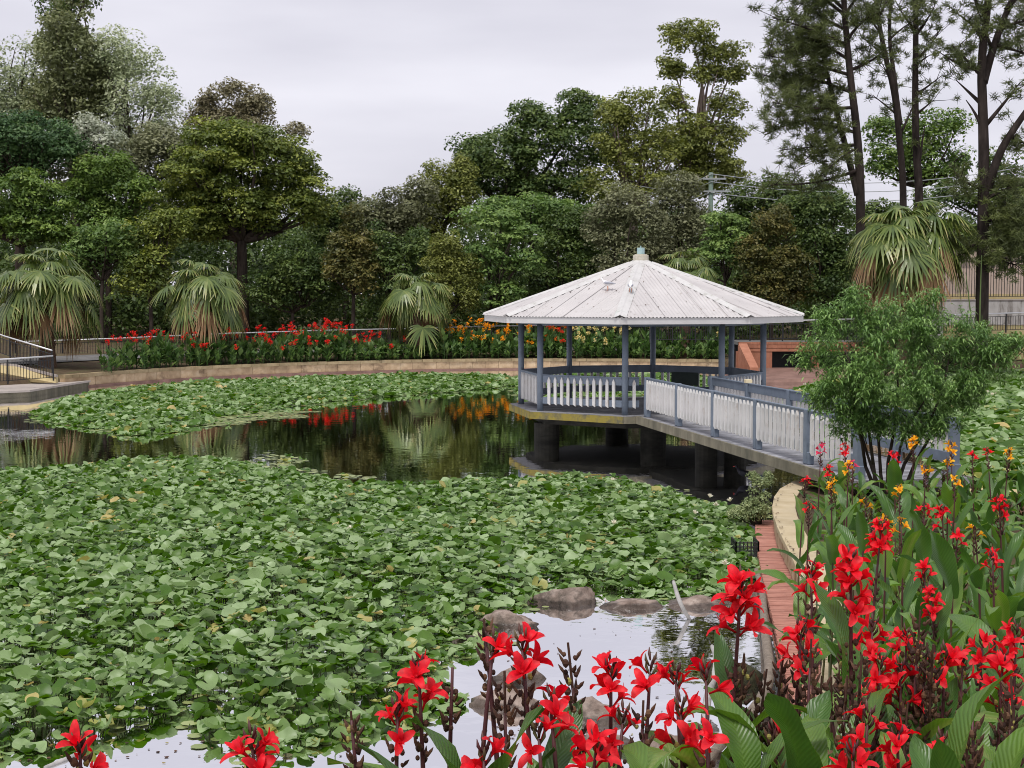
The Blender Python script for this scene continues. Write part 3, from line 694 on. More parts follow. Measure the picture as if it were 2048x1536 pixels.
rc = MB().tube([tuple(at(-90, 722, 66-.02)+Vector((0, .15, .03))), tuple(at(30, 733, 64.6-.02)+Vector((0, .15, .03))), tuple(at(112, 757, 63.3-.02)+Vector((0, .15, .1)))], .075, 4)
rc.build('coping', M['slab'], ramp, world=False)
# right: yellow wall, grey retaining wall, iron fence, house
yw = at(1890, 640, 80)
MB().box((yw.x+6, 80.2, 1.6), (12, .3, 1.9)).build('yellow_wall', M['yellow']); tag(bpy.data.objects['yellow_wall'], 'low yellow rendered wall behind the silver topped railing at the far right', 'wall')
MB().box((yw.x+6, 80.2, 2.57), (12.1, .36, .05)).build('coping', M['slab'], bpy.data.objects['yellow_wall'], world=False)
MB().box((30.5, 86.2, 2.6), (12, .4, 2.6)).build('retaining_wall', M['grey']); tag(bpy.data.objects['retaining_wall'], 'stained grey retaining wall under the tall iron fence behind the pine trunk', 'retaining wall')
MB().box((30.5, 86.2, 3.93), (12.1, .5, .07)).build('coping', M['slab'], bpy.data.objects['retaining_wall'], world=False)
fence('iron_fence', 'tall black iron bar fence on top of the grey retaining wall', 'fence', [(24.6, 86.2, 3.95), (30, 86.2, 3.97), (36.4, 86.2, 4.05)], 2.5, 3.0, .16, None, low=.15, post_w=.09, bar_w=.03)
bw = thing('boundary_wall', 'long beige rendered wall with yellow base behind the iron fence', 'wall', (31, 93, 3))
MB().box((32, 93, 4.6), (18, .3, 2.6)).build('wall', M['beige'], bw); MB().box((32, 92.96, 3.9), (18.02, .3, .75)).build('plinth', M['yellow'], bw)
hs = thing('house', 'house with pale grey tiled roof behind the pine trunk at the far right', 'house', (37, 118, 3))
hy = 116.0; hx0 = X(1925, hy); hx1 = X(2200, hy)
zt_, zb_ = at(1990, 448, hy).z, at(1990, 560, hy).z
MB().box(((hx0+hx1)/2, hy+4, (zt_+zb_)/2-.5), (hx1-hx0-1, 8, zt_-zb_+1)).build('wall', M['beige'], hs)
rz_ = at(1990, 420, hy).z
rf = MB(); rf.add([(hx0-.3, hy-.6, zt_), (hx1, hy-.6, zt_), (hx1, hy+4, rz_+1.6), (hx0+2.5, hy+4, rz_+1.6), (hx0-.3, hy+8.6, zt_), (hx1, hy+8.6, zt_)], [(0, 1, 2, 3), (4, 3, 2, 5), (0, 3, 4)]); rf.build('roof', M['hroof'], hs)
MB().box(((hx0+hx1)/2, hy-.62, zt_-.1), (hx1-hx0+.4, .08, .22)).build('gutter', M['fascia'], hs)
for px in (1952, 2020):
    MB().box((X(px, hy), hy-.02, zt_-1.5), (1.3, .12, 1.2)).build('window', M['glasspane'], hs)

# utility pole and wires
py_ = 94.0; pp = at(1422, 345, py_)
pole = thing('utility_pole', 'greenish timber utility pole with cross arm among the trees behind the gazebo', 'utility pole', (pp.x, py_, 2))
MB().tube([(pp.x, py_, 1.0), (pp.x, py_, pp.z)], [.19, .15], 10).build('pole', M['polewood'], pole)
za = at(1422, 383, py_).z; zb = at(1422, 358, py_).z
MB().box((pp.x, py_-.18, zb), (1.9, .1, .11)).build('crossarm', M['wire'], pole); MB().box((pp.x+.2, py_-.18, za), (2.0, .1, .1)).build('crossarm', M['wire'], pole)
for dx in (-.85, -.3, .3, .85): MB().cyl((pp.x+dx, py_-.18), .05, zb+.056, zb+.2, 6).build('insulator', M['cap'], pole)
for i, (dz, tx, tz) in enumerate(((0, 1990, 318), (-.5, 1990, 330), (-1.2, 1990, 338))):
    q = Vector((pp.x, py_-.2, pp.z+dz-.1)); e = at(2150, tz-6+8*i, 92); w0 = at(1280, 372+8*i, 96)
    pts = [w0+(q-w0)*t-Vector((0, 0, .5*4*t*(1-t))) for t in np.linspace(0, 1, 6)] + [q+(e-q)*t-Vector((0, 0, 1.1*4*t*(1-t))) for t in np.linspace(.08, 1, 10)]
    tag(MB().tube(pts, .028, 4).build('power_line', M['wire']), ['topmost power line running from the utility pole behind the pines', 'middle power line running from the utility pole behind the pines', 'lowest power line running from the utility pole behind the pines'][i], 'power line', 'power lines on the utility pole')

# ------------------------------------------------------------------ foliage
def leaves_mesh(name, P, Nn, size, mat, val, wr=.55, r=rng, droop=None):
    n = len(P)
    t = r.normal(size=(n, 3)); t -= Nn*(t*Nn).sum(1)[:, None]; t /= np.linalg.norm(t, axis=1)[:, None]+1e-9
    b = np.cross(Nn, t); s = (size*r.uniform(.6, 1.35, n))[:, None] if np.isscalar(size) else size[:, None]
    V = np.stack([P-t*s*.5, P+b*s*wr*.5-Nn*s*.08, P+t*s*.5, P-b*s*wr*.5-Nn*s*.08], 1).reshape(-1, 3)
    F = np.arange(4*n).reshape(n, 4)
    return np_mesh(name, V, F, np.repeat(val, 4), mat)
def sph(n, r=rng):
    d = r.normal(size=(n, 3)); return d/np.linalg.norm(d, axis=1)[:, None]
def crown_clumps(ells, cr, dens, shell=.55, under=-.45):
    """clump centres in the ellipsoids ((x,y,z),(rx,ry,rz)), most of them near the outside"""
    C = []
    for c, r in ells:
        n = max(6, int(dens*4.2*(r[0]*r[2]+r[0]*r[1]+r[1]*r[2])/3/(cr*cr)))
        d = sph(n*2); d = d[(d[:, 2] > under) | (rng.random(len(d)) < .55)][:n]
        w = rng.uniform(0, 6, 4); f = shell+(1-shell)*rng.random(len(d))**.6
        f = f*(1.05+.10*np.sin(3.1*d[:, 0]+w[0])*np.sin(2.7*d[:, 2]+w[1])+.09*np.sin(6.3*d[:, 0]+w[2])*np.sin(5.7*d[:, 1]+4.9*d[:, 2]+w[3]))
        C.append(np.array(c)+d*f[:, None]*(np.array(r)-cr*.55))
    return np.concatenate(C)
def crown_leaves(C, cr, per, flat=.7, up=.5, lo=.5, upper=.68):
    n = len(C)*per; cid = np.repeat(np.arange(len(C)), per)
    d = sph(n); flip = (d[:, 2] < 0) & (rng.random(n) < upper); d[flip, 2] *= -1
    rr = cr*(.7+.6*rng.random(len(C)))[cid]
    f = lo+(1-lo)*rng.random(n)**.5
    P = C[cid]+d*(rr*f)[:, None]*np.array([1, 1, flat])
    Nn = d*.7+np.array([0, 0, up])+rng.normal(size=(n, 3))*.45; Nn /= np.linalg.norm(Nn, axis=1)[:, None]
    val = np.clip(.5+(rng.random(len(C))[cid]-.5)*.75+(rng.random(n)-.5)*.6, 0, 1)
    return P, Nn, val
def limb(mb, p, q, r0, r1, bend=.12, n=5, sides=6):
    p, q = Vector(p), Vector(q); l = (q-p).length; pts = []
    o = Vector((rnd.uniform(-1, 1), rnd.uniform(-1, 1), rnd.uniform(-.3, .6)))*l*bend
    for i in range(n+1):
        t = i/n; pts.append(p+(q-p)*t+o*math.sin(math.pi*t))
    mb.tube(pts, [r0+(r1-r0)*i/n for i in range(n+1)], sides)
def tree(name, label, y, ells, mat, cr=.9, dens=1.0, per=95, leaf=.27, trunk=None, bark='bark', tr=.28, flat=.7, up=.5, shell=.5, cat='tree', limbs=9, group=None, wr=.55, zb=None, under=-.8, dy=1.0, lo=.5, split=0, extra=None):
    E = []; dens *= 1.45; per = int(per*1.27); leaf *= .95; shell *= .8; flat = min(1, flat*1.12); y += 8 if y < 93 else 0
    k = y/FPX
    for (cx, cy, rx, ry, *o) in ells:
        yy = y+(o[0] if o else 0); c = at(cx, cy, yy); kk = yy/FPX
        E.append(((c.x, c.y, c.z), (rx*kk, (o[1] if len(o) > 1 else max(rx, ry)*kk*.85*dy), ry*kk)))
    C = crown_clumps(E, cr, dens, shell, under)
    if trunk is None: trunk = (ells[0][0], y)
    bx = at(trunk[0], 600, trunk[1]); gz = ground_z(bx.x, trunk[1]) if zb is None else zb
    root = thing(name, label, cat, (bx.x, trunk[1], gz), 0, group)
    mb = MB()
    ctr = Vector(E[0][0]); low = min(e[0][2]-e[1][2] for e in E)
    fork = Vector((bx.x+(ctr.x-bx.x)*.25, trunk[1]+(ctr.y-trunk[1])*.25, max(gz+.5, min(low+.2*E[0][1][2], ctr.z-.4*E[0][1][2]))))
    limb(mb, (bx.x, trunk[1], gz-.4), fork, tr, tr*.72, .03, 5, 9)
    far_c = C[rng.permutation(len(C))[:limbs]]
    for c in far_c:
        cc = Vector(c); m = fork+(cc-fork)*.45+Vector((0, 0, -.15*abs(cc.z-fork.z)))
        limb(mb, fork, m, tr*.55, tr*.33, .08, 4); limb(mb, m, cc, tr*.33, .03, .08, 4)
        for _ in range(2):
            c2 = Vector(C[rng.integers(len(C))])
            if (c2-m).length < 3.2*max(cr, 1): limb(mb, m, c2, tr*.22, .02, .08, 3, 5)
    if extra: extra(mb)
    mb.build('trunk', M[bark], root, smooth=True)
    P, Nn, val = crown_leaves(C, cr, per, flat, up+.15, lo)
    P = P-np.array(root.location)
    put('crown', leaves_mesh('crown', P, Nn, leaf, M[mat], val, wr), root)
    return root

T = tree
# the skyline and the wood behind the far bed, from the back
T('poplar_tree', 'tall olive poplar like tree rising at the back of the left wood', 112, [(150, 120, 78, 120), (130, 80, 70, 60), (165, 230, 95, 100), (105, 240, 75, 90), (200, 160, 50, 90)], 'g_pop', 1.0, .85, 74, .3, flat=1.1, up=.2, shell=.3, tr=.35, limbs=20)
T('airy_tree', 'airy pale grey green tree with thin branches right of the tall poplar', 110, [(270, 180, 70, 110), (235, 110, 55, 60), (320, 235, 50, 90), (260, 290, 85, 60)], 'g_pale', .95, .78, 66, .26, flat=.8, shell=.25, tr=.3, limbs=26, bark='bark')
T('airy_tree', 'airy pale grey green tree at the left edge of the picture behind the poplar', 114, [(40, 165, 75, 90), (60, 250, 80, 80), (10, 240, 60, 90), (95, 110, 45, 60)], 'g_pale', 1.0, .8, 66, .27, flat=.8, shell=.25, tr=.3, limbs=24)
T('dark_conifer', 'dark narrow tree top showing above the tall poplar on the left', 118, [(135, 15, 60, 90), (185, -30, 50, 50), (110, -10, 40, 60)], 'g_dark', .9, .6, 60, .3, flat=1, shell=.3, tr=.3, limbs=14)
T('silver_tree', 'silver leaved tree below the pale airy tree on the left', 98, [(185, 255, 40, 45), (215, 290, 55, 40), (160, 290, 40, 40)], 'g_silver', .8, .7, 55, .26, shell=.3, tr=.2)
T('gum_tree', 'brownish rounded gum tree top behind the big round tree', 112, [(460, 215, 70, 52), (405, 235, 35, 45), (515, 220, 35, 45), (470, 260, 90, 40), (590, 270, 30, 25)], 'g_brown', .85, .95, 85, .26, shell=.55, tr=.3, flat=.85)
T('bluegreen_tree', 'dark blue green spreading tree at the left edge above the light green tree', 94, [(50, 275, 105, 52), (115, 300, 65, 42), (20, 320, 90, 55)], 'g_blue', .9, 1.1, 95, .26, tr=.3)
T('evergreen_tree', 'grey green tree filling the back behind the two left palms', 98, [(330, 300, 70, 60), (280, 330, 80, 60), (240, 400, 110, 80), (90, 350, 120, 70), (370, 360, 60, 80)], 'g_grey', .9, 1.0, 80, .27, tr=.25)
T('fig_tree', 'big dark round topped fig tree left of the tallest eucalypt', 104, [(1010, 315, 95, 70), (1060, 235, 45, 38), (950, 330, 60, 60), (1085, 290, 85, 85), (1155, 215, 50, 48), (1170, 290, 95, 95), (1000, 370, 110, 50), (1110, 380, 110, 50)], 'g_dark', 1.15, 1.15, 110, .28, tr=.5, shell=.55, flat=.6)
T('olive_tree', 'olive green tree with visible limbs between the fig and the eucalypt', 98, [(1265, 225, 75, 52), (1240, 290, 65, 60), (1310, 300, 75, 60), (1225, 230, 40, 40), (1260, 370, 100, 55)], 'g_olive', .85, .85, 80, .25, tr=.3, shell=.5, limbs=18, bark='palebark', flat=.6)
def gumlimbs(mb):
    f = at(1405, 330, 102)
    for q in ((1345, 130), (1385, 80), (1430, 110), (1470, 130), (1360, 200), (1450, 190), (1410, 60)):
        limb(mb, f, at(q[0], q[1], 102), .16, .03, .06, 6)
T('eucalypt_tree', 'tall eucalypt with bare pale limbs and layered tufts of leaves above the gazebo', 102, [(1375, 80, 66, 48), (1440, 105, 55, 45), (1345, 140, 45, 38), (1410, 150, 55, 32), (1475, 150, 30, 40), (1345, 205, 42, 34), (1450, 215, 48, 40), (1390, 265, 80, 48), (1455, 280, 42, 46), (1400, 330, 90, 55), (1360, 300, 60, 50), (1450, 345, 60, 45), (1380, 370, 90, 40)], 'g_olive', .72, .85, 75, .23, tr=.3, bark='palebark', shell=.2, limbs=16, flat=.55, extra=gumlimbs)
T('leafy_tree', 'bright leafy tree behind the pine trunks on the right', 104, [(1835, 285, 60, 62), (1900, 255, 50, 40), (1770, 320, 55, 52), (1870, 330, 80, 55), (1760, 260, 40, 30)], 'g_mid', .9, .9, 80, .28, tr=.3, shell=.4, limbs=18)
T('leafy_tree', 'dark leafy tree behind the pine trunk at the right edge', 100, [(2010, 350, 60, 55), (1955, 400, 60, 45), (2030, 400, 60, 60), (1900, 390, 45, 40)], 'g_dark', .85, .8, 75, .27, tr=.25, shell=.3)
T('pale_tree', 'loose pale olive tree in the dip of the skyline', 96, [(790, 430, 75, 62), (745, 430, 50, 45), (840, 400, 45, 60)], 'g_grey', .8, .9, 80, .25, tr=.22, shell=.4)
T('spire_tree', 'light green tree with a pointed top left of the fig', 92, [(868, 360, 26, 48), (880, 420, 55, 52), (915, 390, 48, 70), (840, 455, 55, 50), (930, 340, 25, 35)], 'g_olive', .7, .95, 85, .23, tr=.22, shell=.4)
T('dark_tree', 'dark green tree tucked against the right side of the big round tree', 90, [(690, 420, 48, 50), (650, 440, 45, 62), (720, 440, 45, 45)], 'g_dark', .8, 1.0, 90, .24, tr=.22)
T('big_tree', 'big dome shaped olive green tree in the middle of the left wood', 84, [(475, 330, 150, 92), (440, 300, 95, 70), (540, 330, 95, 85), (380, 395, 85, 62), (570, 425, 95, 62), (470, 420, 130, 60), (620, 400, 42, 70), (360, 450, 70, 45), (430, 460, 80, 40)], 'g_big', .95, 1.0, 120, .26, trunk=(487, 92), tr=.42, flat=.5, up=.6, shell=.6, limbs=22, under=-.5)
T('bushy_tree', 'bright topped bushy tree between the light green tree and the dome shaped tree', 86, [(215, 345, 75, 48), (180, 400, 60, 55), (255, 400, 62, 60), (220, 450, 80, 55)], 'g_mid', .8, 1.0, 100, .24, tr=.22, shell=.5)
T('light_tree', 'light green spreading tree at the left edge behind the leftmost palm', 82, [(45, 385, 78, 58), (100, 420, 52, 50), (20, 440, 85, 45), (80, 465, 75, 40)], 'g_mid', .8, 1.0, 100, .25, tr=.22, flat=.5)
T('understory_tree', 'light green low tree between the two left palms', 80, [(205, 470, 70, 42), (175, 520, 60, 50), (240, 500, 50, 45)], 'g_bright', .7, .85, 80, .24, tr=.14, shell=.45)
T('understory_tree', 'mid green low tree behind the second palm from the left', 80, [(300, 480, 60, 55), (290, 560, 70, 60), (345, 455, 48, 45)], 'g_big', .7, .9, 80, .24, tr=.15, shell=.45)
T('understory_tree', 'dark low tree under the dome shaped tree beside its trunk', 82, [(585, 540, 75, 70), (545, 580, 70, 60), (640, 560, 60, 70)], 'g_dark', .7, .95, 85, .23, tr=.15, shell=.45)
T('understory_tree', 'golden olive conical tree left of the middle palm', 81, [(707, 440, 26, 30), (710, 490, 48, 45), (725, 540, 45, 55), (680, 530, 50, 65)], 'g_gold', .65, 1.0, 95, .21, tr=.15, shell=.5)
T('understory_tree', 'dark green low tree behind the stem of the middle palm', 82, [(780, 560, 70, 70), (760, 500, 45, 55), (830, 500, 45, 50)], 'g_dark', .7, .9, 80, .23, tr=.14, shell=.4)
T('cypress_tree', 'soft olive cypress right behind the crown of the middle palm', 80, [(893, 500, 36, 40), (880, 545, 48, 45), (930, 550, 38, 45), (905, 600, 62, 40)], 'g_olive', .5, 1.1, 95, .17, tr=.14, shell=.5, flat=.9)
T('feathery_tree', 'bright feathery leaved tree left of the gazebo roof', 81, [(975, 440, 62, 38), (1030, 470, 50, 45), (960, 520, 60, 45), (1040, 530, 45, 40), (1000, 590, 60, 40)], 'g_bright', .75, .85, 80, .26, tr=.15, flat=.4, shell=.5)
T('canopy_tree', 'bright green wide canopy tree below the fig and above the gazebo roof', 88, [(1065, 425, 110, 42), (1120, 445, 90, 50), (1000, 420, 60, 35)], 'g_bright', .85, 1.0, 95, .25, tr=.25, flat=.5)
T('dark_tree', 'dark green dense tree right behind the left slope of the gazebo roof', 85, [(1120, 520, 75, 80), (1150, 460, 60, 55), (1090, 590, 60, 60), (1170, 560, 55, 80)], 'g_dark', .8, 1.0, 95, .23, tr=.2, shell=.5)
T('grey_tree', 'grey olive tree left of the utility pole behind the gazebo finial', 83, [(1245, 415, 62, 55), (1215, 470, 55, 60), (1290, 470, 60, 65), (1250, 540, 75, 60)], 'g_grey', .75, 1.0, 95, .21, tr=.2, shell=.5)
T('grey_tree', 'grey olive tree touching the left side of the utility pole', 85, [(1355, 385, 55, 45), (1345, 440, 60, 60), (1385, 460, 40, 60), (1330, 520, 70, 60)], 'g_grey', .75, 1.0, 90, .21, tr=.2, shell=.5)
T('fern_tree', 'small bright green tree in front of the base of the utility pole', 80, [(1450, 445, 48, 26), (1455, 475, 55, 35), (1430, 520, 60, 50)], 'g_bright', .6, .8, 75, .22, tr=.12, flat=.45)
T('copper_tree', 'brown tinged olive tree right of the gazebo roof slope', 79, [(1545, 455, 45, 50), (1525, 520, 62, 55), (1580, 540, 55, 60), (1540, 585, 80, 45)], 'g_gold', .65, 1.0, 95, .2, tr=.15, shell=.5)
T('green_tree', 'dense mid green tree left of the rightmost palm', 80, [(1650, 430, 62, 52), (1625, 500, 60, 60), (1690, 520, 60, 60), (1650, 580, 80, 45), (1600, 420, 50, 40)], 'g_dark', .7, 1.05, 95, .22, tr=.18, shell=.5)
T('green_tree', 'dense green tree under the pine branches beside the utility pole', 92, [(1500, 410, 60, 50), (1570, 400, 70, 50), (1630, 405, 70, 50), (1500, 470, 70, 50)], 'g_dark', .75, 1.0, 90, .24, tr=.2, shell=.4)
T('green_tree', 'dark tree hiding the fence behind the rightmost palm', 88, [(1760, 450, 55, 60), (1850, 440, 45, 60), (1740, 540, 60, 60), (1810, 560, 50, 50)], 'g_dark', .7, .9, 80, .24, tr=.2, shell=.4)
T('fence_tree', 'dark low tree between the iron fence and the house at the right edge', 95, [(1985, 485, 60, 40), (2045, 470, 60, 60), (1925, 470, 40, 50), (2070, 420, 50, 60)], 'g_dark', .75, 1.0, 80, .24, tr=.18, shell=.4)
def shore_bush(label, px, py, y, rx, ry, mat):
    c = at(px, py, y); k = y/FPX; gz = ground_z(c.x, y)
    root = thing('shore_bush', label, 'shrub', (c.x, y, gz)); C = crown_clumps([((0, 0, c.z-gz), (rx*k, rx*k*.8, ry*k))], .4, 1.2, .4, -.9); mb = MB()
    for q in C[:10]: limb(mb, (0, 0, -.1), q, .04, .012, .08, 4, 5)
    put('stems', mb.mesh('stems', M['bark']), root); P, Nn, val = crown_leaves(C, .4, 70, .8, .5); put('foliage', leaves_mesh('foliage', P, Nn, .16, M[mat], val), root)
shore_bush('olive bush in front of the yellow wall at the far right shore', 2010, 690, 74, 60, 26, 'g_olive')
shore_bush('dark green bush behind the bushy tree at the right shore', 1900, 700, 75, 70, 26, 'g_mid')
# low undergrowth in the shade of the wood: nobody could count it
def undergrowth():
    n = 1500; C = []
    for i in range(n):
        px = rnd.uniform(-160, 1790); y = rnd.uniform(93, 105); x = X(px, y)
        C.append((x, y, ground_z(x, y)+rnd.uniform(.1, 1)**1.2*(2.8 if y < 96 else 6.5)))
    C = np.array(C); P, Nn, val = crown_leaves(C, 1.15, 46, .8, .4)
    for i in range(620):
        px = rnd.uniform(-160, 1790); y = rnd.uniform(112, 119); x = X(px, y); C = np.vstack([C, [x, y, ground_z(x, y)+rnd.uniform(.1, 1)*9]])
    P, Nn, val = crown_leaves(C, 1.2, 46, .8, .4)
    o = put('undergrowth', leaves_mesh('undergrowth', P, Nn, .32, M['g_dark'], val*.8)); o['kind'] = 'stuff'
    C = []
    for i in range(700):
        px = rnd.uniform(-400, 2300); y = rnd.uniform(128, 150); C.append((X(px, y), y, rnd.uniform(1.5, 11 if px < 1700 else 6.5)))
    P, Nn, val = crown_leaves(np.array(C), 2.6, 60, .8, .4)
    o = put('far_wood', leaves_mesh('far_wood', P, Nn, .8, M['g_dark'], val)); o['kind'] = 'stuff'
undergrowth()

# pines
def pine(name, label, y, base, stems, branches, tufts_r=.42, dens=1.0, tr=.33, xs=(-9999, 9999)):
    """base (px, py of the foot); stems: lists of pixels; branches: (start px, end px) pairs, all at about y metres"""
    b = at(base[0], base[1], y); gz = ground_z(b.x, y)
    root = thing(name, label, 'pine tree', (b.x, y, gz)); mb = MB(); tips = []
    for si, st in enumerate(stems):
        pts = [at(px, py, y+dy) for px, py, dy in st]
        if si == 0: pts[0].z = min(pts[0].z, gz-.3)
        r0 = tr if si == 0 else tr*.72
        fine = smooth_pts(pts, 2); n = len(fine)
        mb.tube(fine, [r0*(1-.6*i/(n-1)) for i in range(n)], 10)
    for (a, bb, n) in branches:
        p, q = at(a[0], a[1], y+a[2]), at(bb[0], bb[1], y+bb[2]); l = (q-p).length
        sag = Vector((0, 0, rnd.uniform(-.06, .1)*l)); side = Vector((rnd.uniform(-.05, .05)*l, rnd.uniform(-.1, .1)*l, 0))
        pts = [p+(q-p)*t+(sag+side)*math.sin(math.pi*t) for t in np.linspace(0, 1, 7)]
        mb.tube(pts, [max(.02, tr*.34*(1-.85*i/6)) for i in range(7)], 6)
        for k in range(int(n*dens*1.6)):
            t = rnd.uniform(.25, 1.0); c = p+(q-p)*t+(sag+side)*math.sin(math.pi*t)
            e = c+Vector((rnd.gauss(0, .55), rnd.gauss(0, .8), rnd.gauss(.15, .5)))*(.55+.55*t)
            if rnd.random() < .6: limb(mb, c, e, .022, .01, .1, 2, 4)
            tips.append(tuple(e))
    mb.build('trunk', M['pbark'], root, smooth=True)
    C = np.array(tips); per = 46; n = len(C)*per; cid = np.repeat(np.arange(len(C)), per)
    d = sph(n); d[:, 2] = d[:, 2]*.8+.25; d /= np.linalg.norm(d, axis=1)[:, None]
    ln = tufts_r*rng.uniform(.6, 1.1, n)
    st = C[cid]+d*(ln*.18)[:, None]+rng.normal(size=(n, 3))*.06; en = C[cid]+d*ln[:, None]; sd = np.cross(d, sph(n)); sd /= np.linalg.norm(sd, axis=1)[:, None]+1e-9
    V = np.stack([st-sd*.022, st+sd*.022, en], 1).reshape(-1, 3)-np.array(root.location)
    val = np.clip(rng.random(len(C))[cid]*.6+rng.random(n)*.4, 0, 1)
    put('crown', np_mesh('crown', V, np.arange(3*n).reshape(n, 3), np.repeat(val, 3), M['g_pine']), root)
    return root
def smooth_pts(p, it=2):
    p = [Vector(q) for q in p]
    for _ in range(it):
        q = [p[0]]
        for i in range(len(p)-1): q += [p[i]*.75+p[i+1]*.25, p[i]*.25+p[i+1]*.75]
        p = q+[p[-1]]
    return p
pine('pine_tree', 'spreading dark pine with low left branches above the brown tinged tree', 76, (1722, 560), [[(1722, 560, 0), (1722, 380, 0), (1714, 260, 0), (1700, 150, 0), (1690, 40, 0), (1680, -120, 0)], [(1716, 390, 0), (1690, 290, .5), (1668, 200, .8), (1650, 130, 1)]],
     [((1716, 340, 0), (1540, 370, -2), 16), ((1712, 290, 0), (1560, 300, -1), 18), ((1712, 265, 0), (1600, 240, 1), 16), ((1706, 215, 0), (1545, 205, -2), 22), ((1704, 185, 0), (1590, 150, 1), 18), ((1700, 150, 0), (1530, 110, -1), 26), ((1698, 120, 0), (1590, 70, 1), 20), ((1694, 90, 0), (1545, 35, -1), 26),
      ((1692, 60, 0), (1600, 5, 1), 20), ((1690, 30, 0), (1560, -30, 0), 20), ((1690, 20, 0), (1620, -60, -1), 18), ((1700, 140, 0), (1780, 90, 1), 14), ((1695, 80, 0), (1770, 20, -1), 16), ((1690, 30, 0), (1750, -50, 1), 16), ((1680, 240, .5), (1530, 270, 0), 26), ((1672, 210, .7), (1560, 180, 1), 22), ((1660, 165, 1), (1525, 150, 0), 26),
      ((1680, 260, .5), (1600, 330, -1), 16), ((1706, 300, 0), (1640, 350, -2), 12), ((1650, 130, 1), (1560, 90, 1), 20), ((1650, 130, 1), (1620, 60, 1), 16)], tufts_r=.5, tr=.28, dens=1.3)
pine('pine_tree', 'slender leaning pine stem just left of the straight pine, fork in its top', 80, (1806, 600), [[(1806, 600, 0), (1808, 380, 0), (1800, 290, 0), (1790, 190, 0), (1770, 110, 0), (1755, 30, 0), (1745, -110, 0)], [(1800, 250, 0), (1788, 150, 0), (1776, 60, .6), (1790, -80, 1)]],
     [((1790, 190, 0), (1760, 120, 1), 5), ((1775, 120, 0), (1720, 70, 1), 12), ((1765, 70, 0), (1730, 10, 0), 14), ((1760, 30, 0), (1800, -30, 0), 12), ((1795, 230, 0), (1745, 190, 0), 7), ((1778, 80, 0), (1830, 40, 1), 10), ((1800, 270, 0), (1840, 180, 1), 4)], tr=.22)
pine('pine_tree', 'straight tall pine stem in the middle of the right pines', 82, (1838, 600), [[(1838, 600, 0), (1840, 400, 0), (1832, 300, 0), (1830, 180, 0), (1832, 60, 0), (1830, -120, 0)]],
     [((1832, 120, 0), (1880, 60, 1), 9), ((1832, 70, 0), (1870, 10, -1), 12), ((1830, 60, 0), (1790, 0, 0), 12), ((1832, 190, 0), (1885, 150, 1), 7), ((1832, 130, 0), (1860, 110, -1), 9), ((1830, 30, 0), (1860, -40, 1), 14), ((1832, 230, 0), (1868, 200, 0), 4), ((1838, 330, 0), (1850, 250, 0), 2)], tr=.28)
pine('pine_tree', 'thick trunked pine at the right edge with broken lower limbs', 72, (1965, 618), [[(1965, 618, 0), (1966, 480, 0), (1968, 330, 0), (1966, 230, 0), (1962, 120, 0), (1975, 20, 0), (1985, -120, 0)], [(1966, 165, 0), (1985, 100, .5), (2010, 30, .8), (2050, -60, 1)], [(1974, 380, 0), (2000, 300, -.5), (2040, 240, -1), (2090, 170, -1)]],
     [((1962, 150, 0), (1905, 90, 0), 10), ((1960, 140, 0), (1880, 105, 1), 10), ((1965, 210, 0), (1912, 160, 0), 0), ((1966, 260, 0), (1932, 200, 0), 0), ((1968, 90, 0), (1930, 40, 0), 12), ((1975, 40, 0), (1940, -20, 0), 14), ((1972, 250, 0), (2040, 165, 0), 8), ((1990, 90, .5), (2060, 110, 0), 14), ((2000, 60, .6), (2070, 40, 0), 16), ((2010, 20, .8), (2060, -20, 0), 14),
      ((1985, 100, .5), (1960, 30, -1), 10), ((1968, 440, 0), (2040, 430, -1), 40), ((1968, 470, 0), (2060, 480, -1.5), 46), ((1968, 500, 0), (2030, 530, -1), 34), ((1965, 480, 0), (1905, 520, -1), 14), ((1968, 400, 0), (2050, 370, 0), 22), ((1966, 380, 0), (1915, 360, 0), 12), ((2020, 270, -.7), (2070, 300, 0), 12)], tufts_r=.42, tr=.34, dens=1.25)

# ------------------------------------------------------------------ fan palms
def frond_mesh(el, mat, seed, pet=1.15, rad=1.05, nseg=22, droop=1.0, span=140, name='frond'):
    g = random.Random(seed); mb = MB(); e = R(el)
    dx, dz = math.cos(e), math.sin(e)
    pts = [(dx*pet*t, 0, dz*pet*t-.16*droop*t*t) for t in (0, .35, .7, 1)]
    mb.tube(pts, [.026, .02, .016, .012], 4, a=.35)
    hub = Vector(pts[-1]); fa = R(el-34-14*droop); ax = Vector((math.cos(fa), 0, math.sin(fa))); side = Vector((0, 1, 0)); nrm = ax.cross(side)*-1
    for i in range(nseg):
        a = R(-span + 2*span*(i+.5)/nseg + g.uniform(-4, 4)); l = rad*(1-.22*abs(i-nseg/2)/(nseg/2))*g.uniform(.88, 1.1)
        d = ax*math.cos(a)+side*math.sin(a)+nrm*(.12*math.cos(a)); d.normalize()
        w = d.cross(nrm).normalized()
        v = max(0, min(1, g.gauss(.34, .17))); rows = []
        for t, ww in ((0, .012), (.35, .045), (.62, .034), (.84, .02), (1.0, .004)):
            fall = droop*.95*max(0, t-.3)**1.5*l; c = hub+d*(l*t*(1-.12*max(0, t-.4)*droop))-Vector((0, 0, fall))
            rows += [c-w*ww, c+w*ww]
        b = len(mb.v)
        mb.add(rows, [(2*k, 2*k+1, 2*k+3, 2*k+2) for k in range(4)], v)
        for k in range(6, 10): mb.a[b+k] = min(1, v+.32)
    return mb.mesh(name, mat)
FRONDS = {}
ELS = (80, 66, 54, 42, 30, 19, 8, -4, -16, -28)
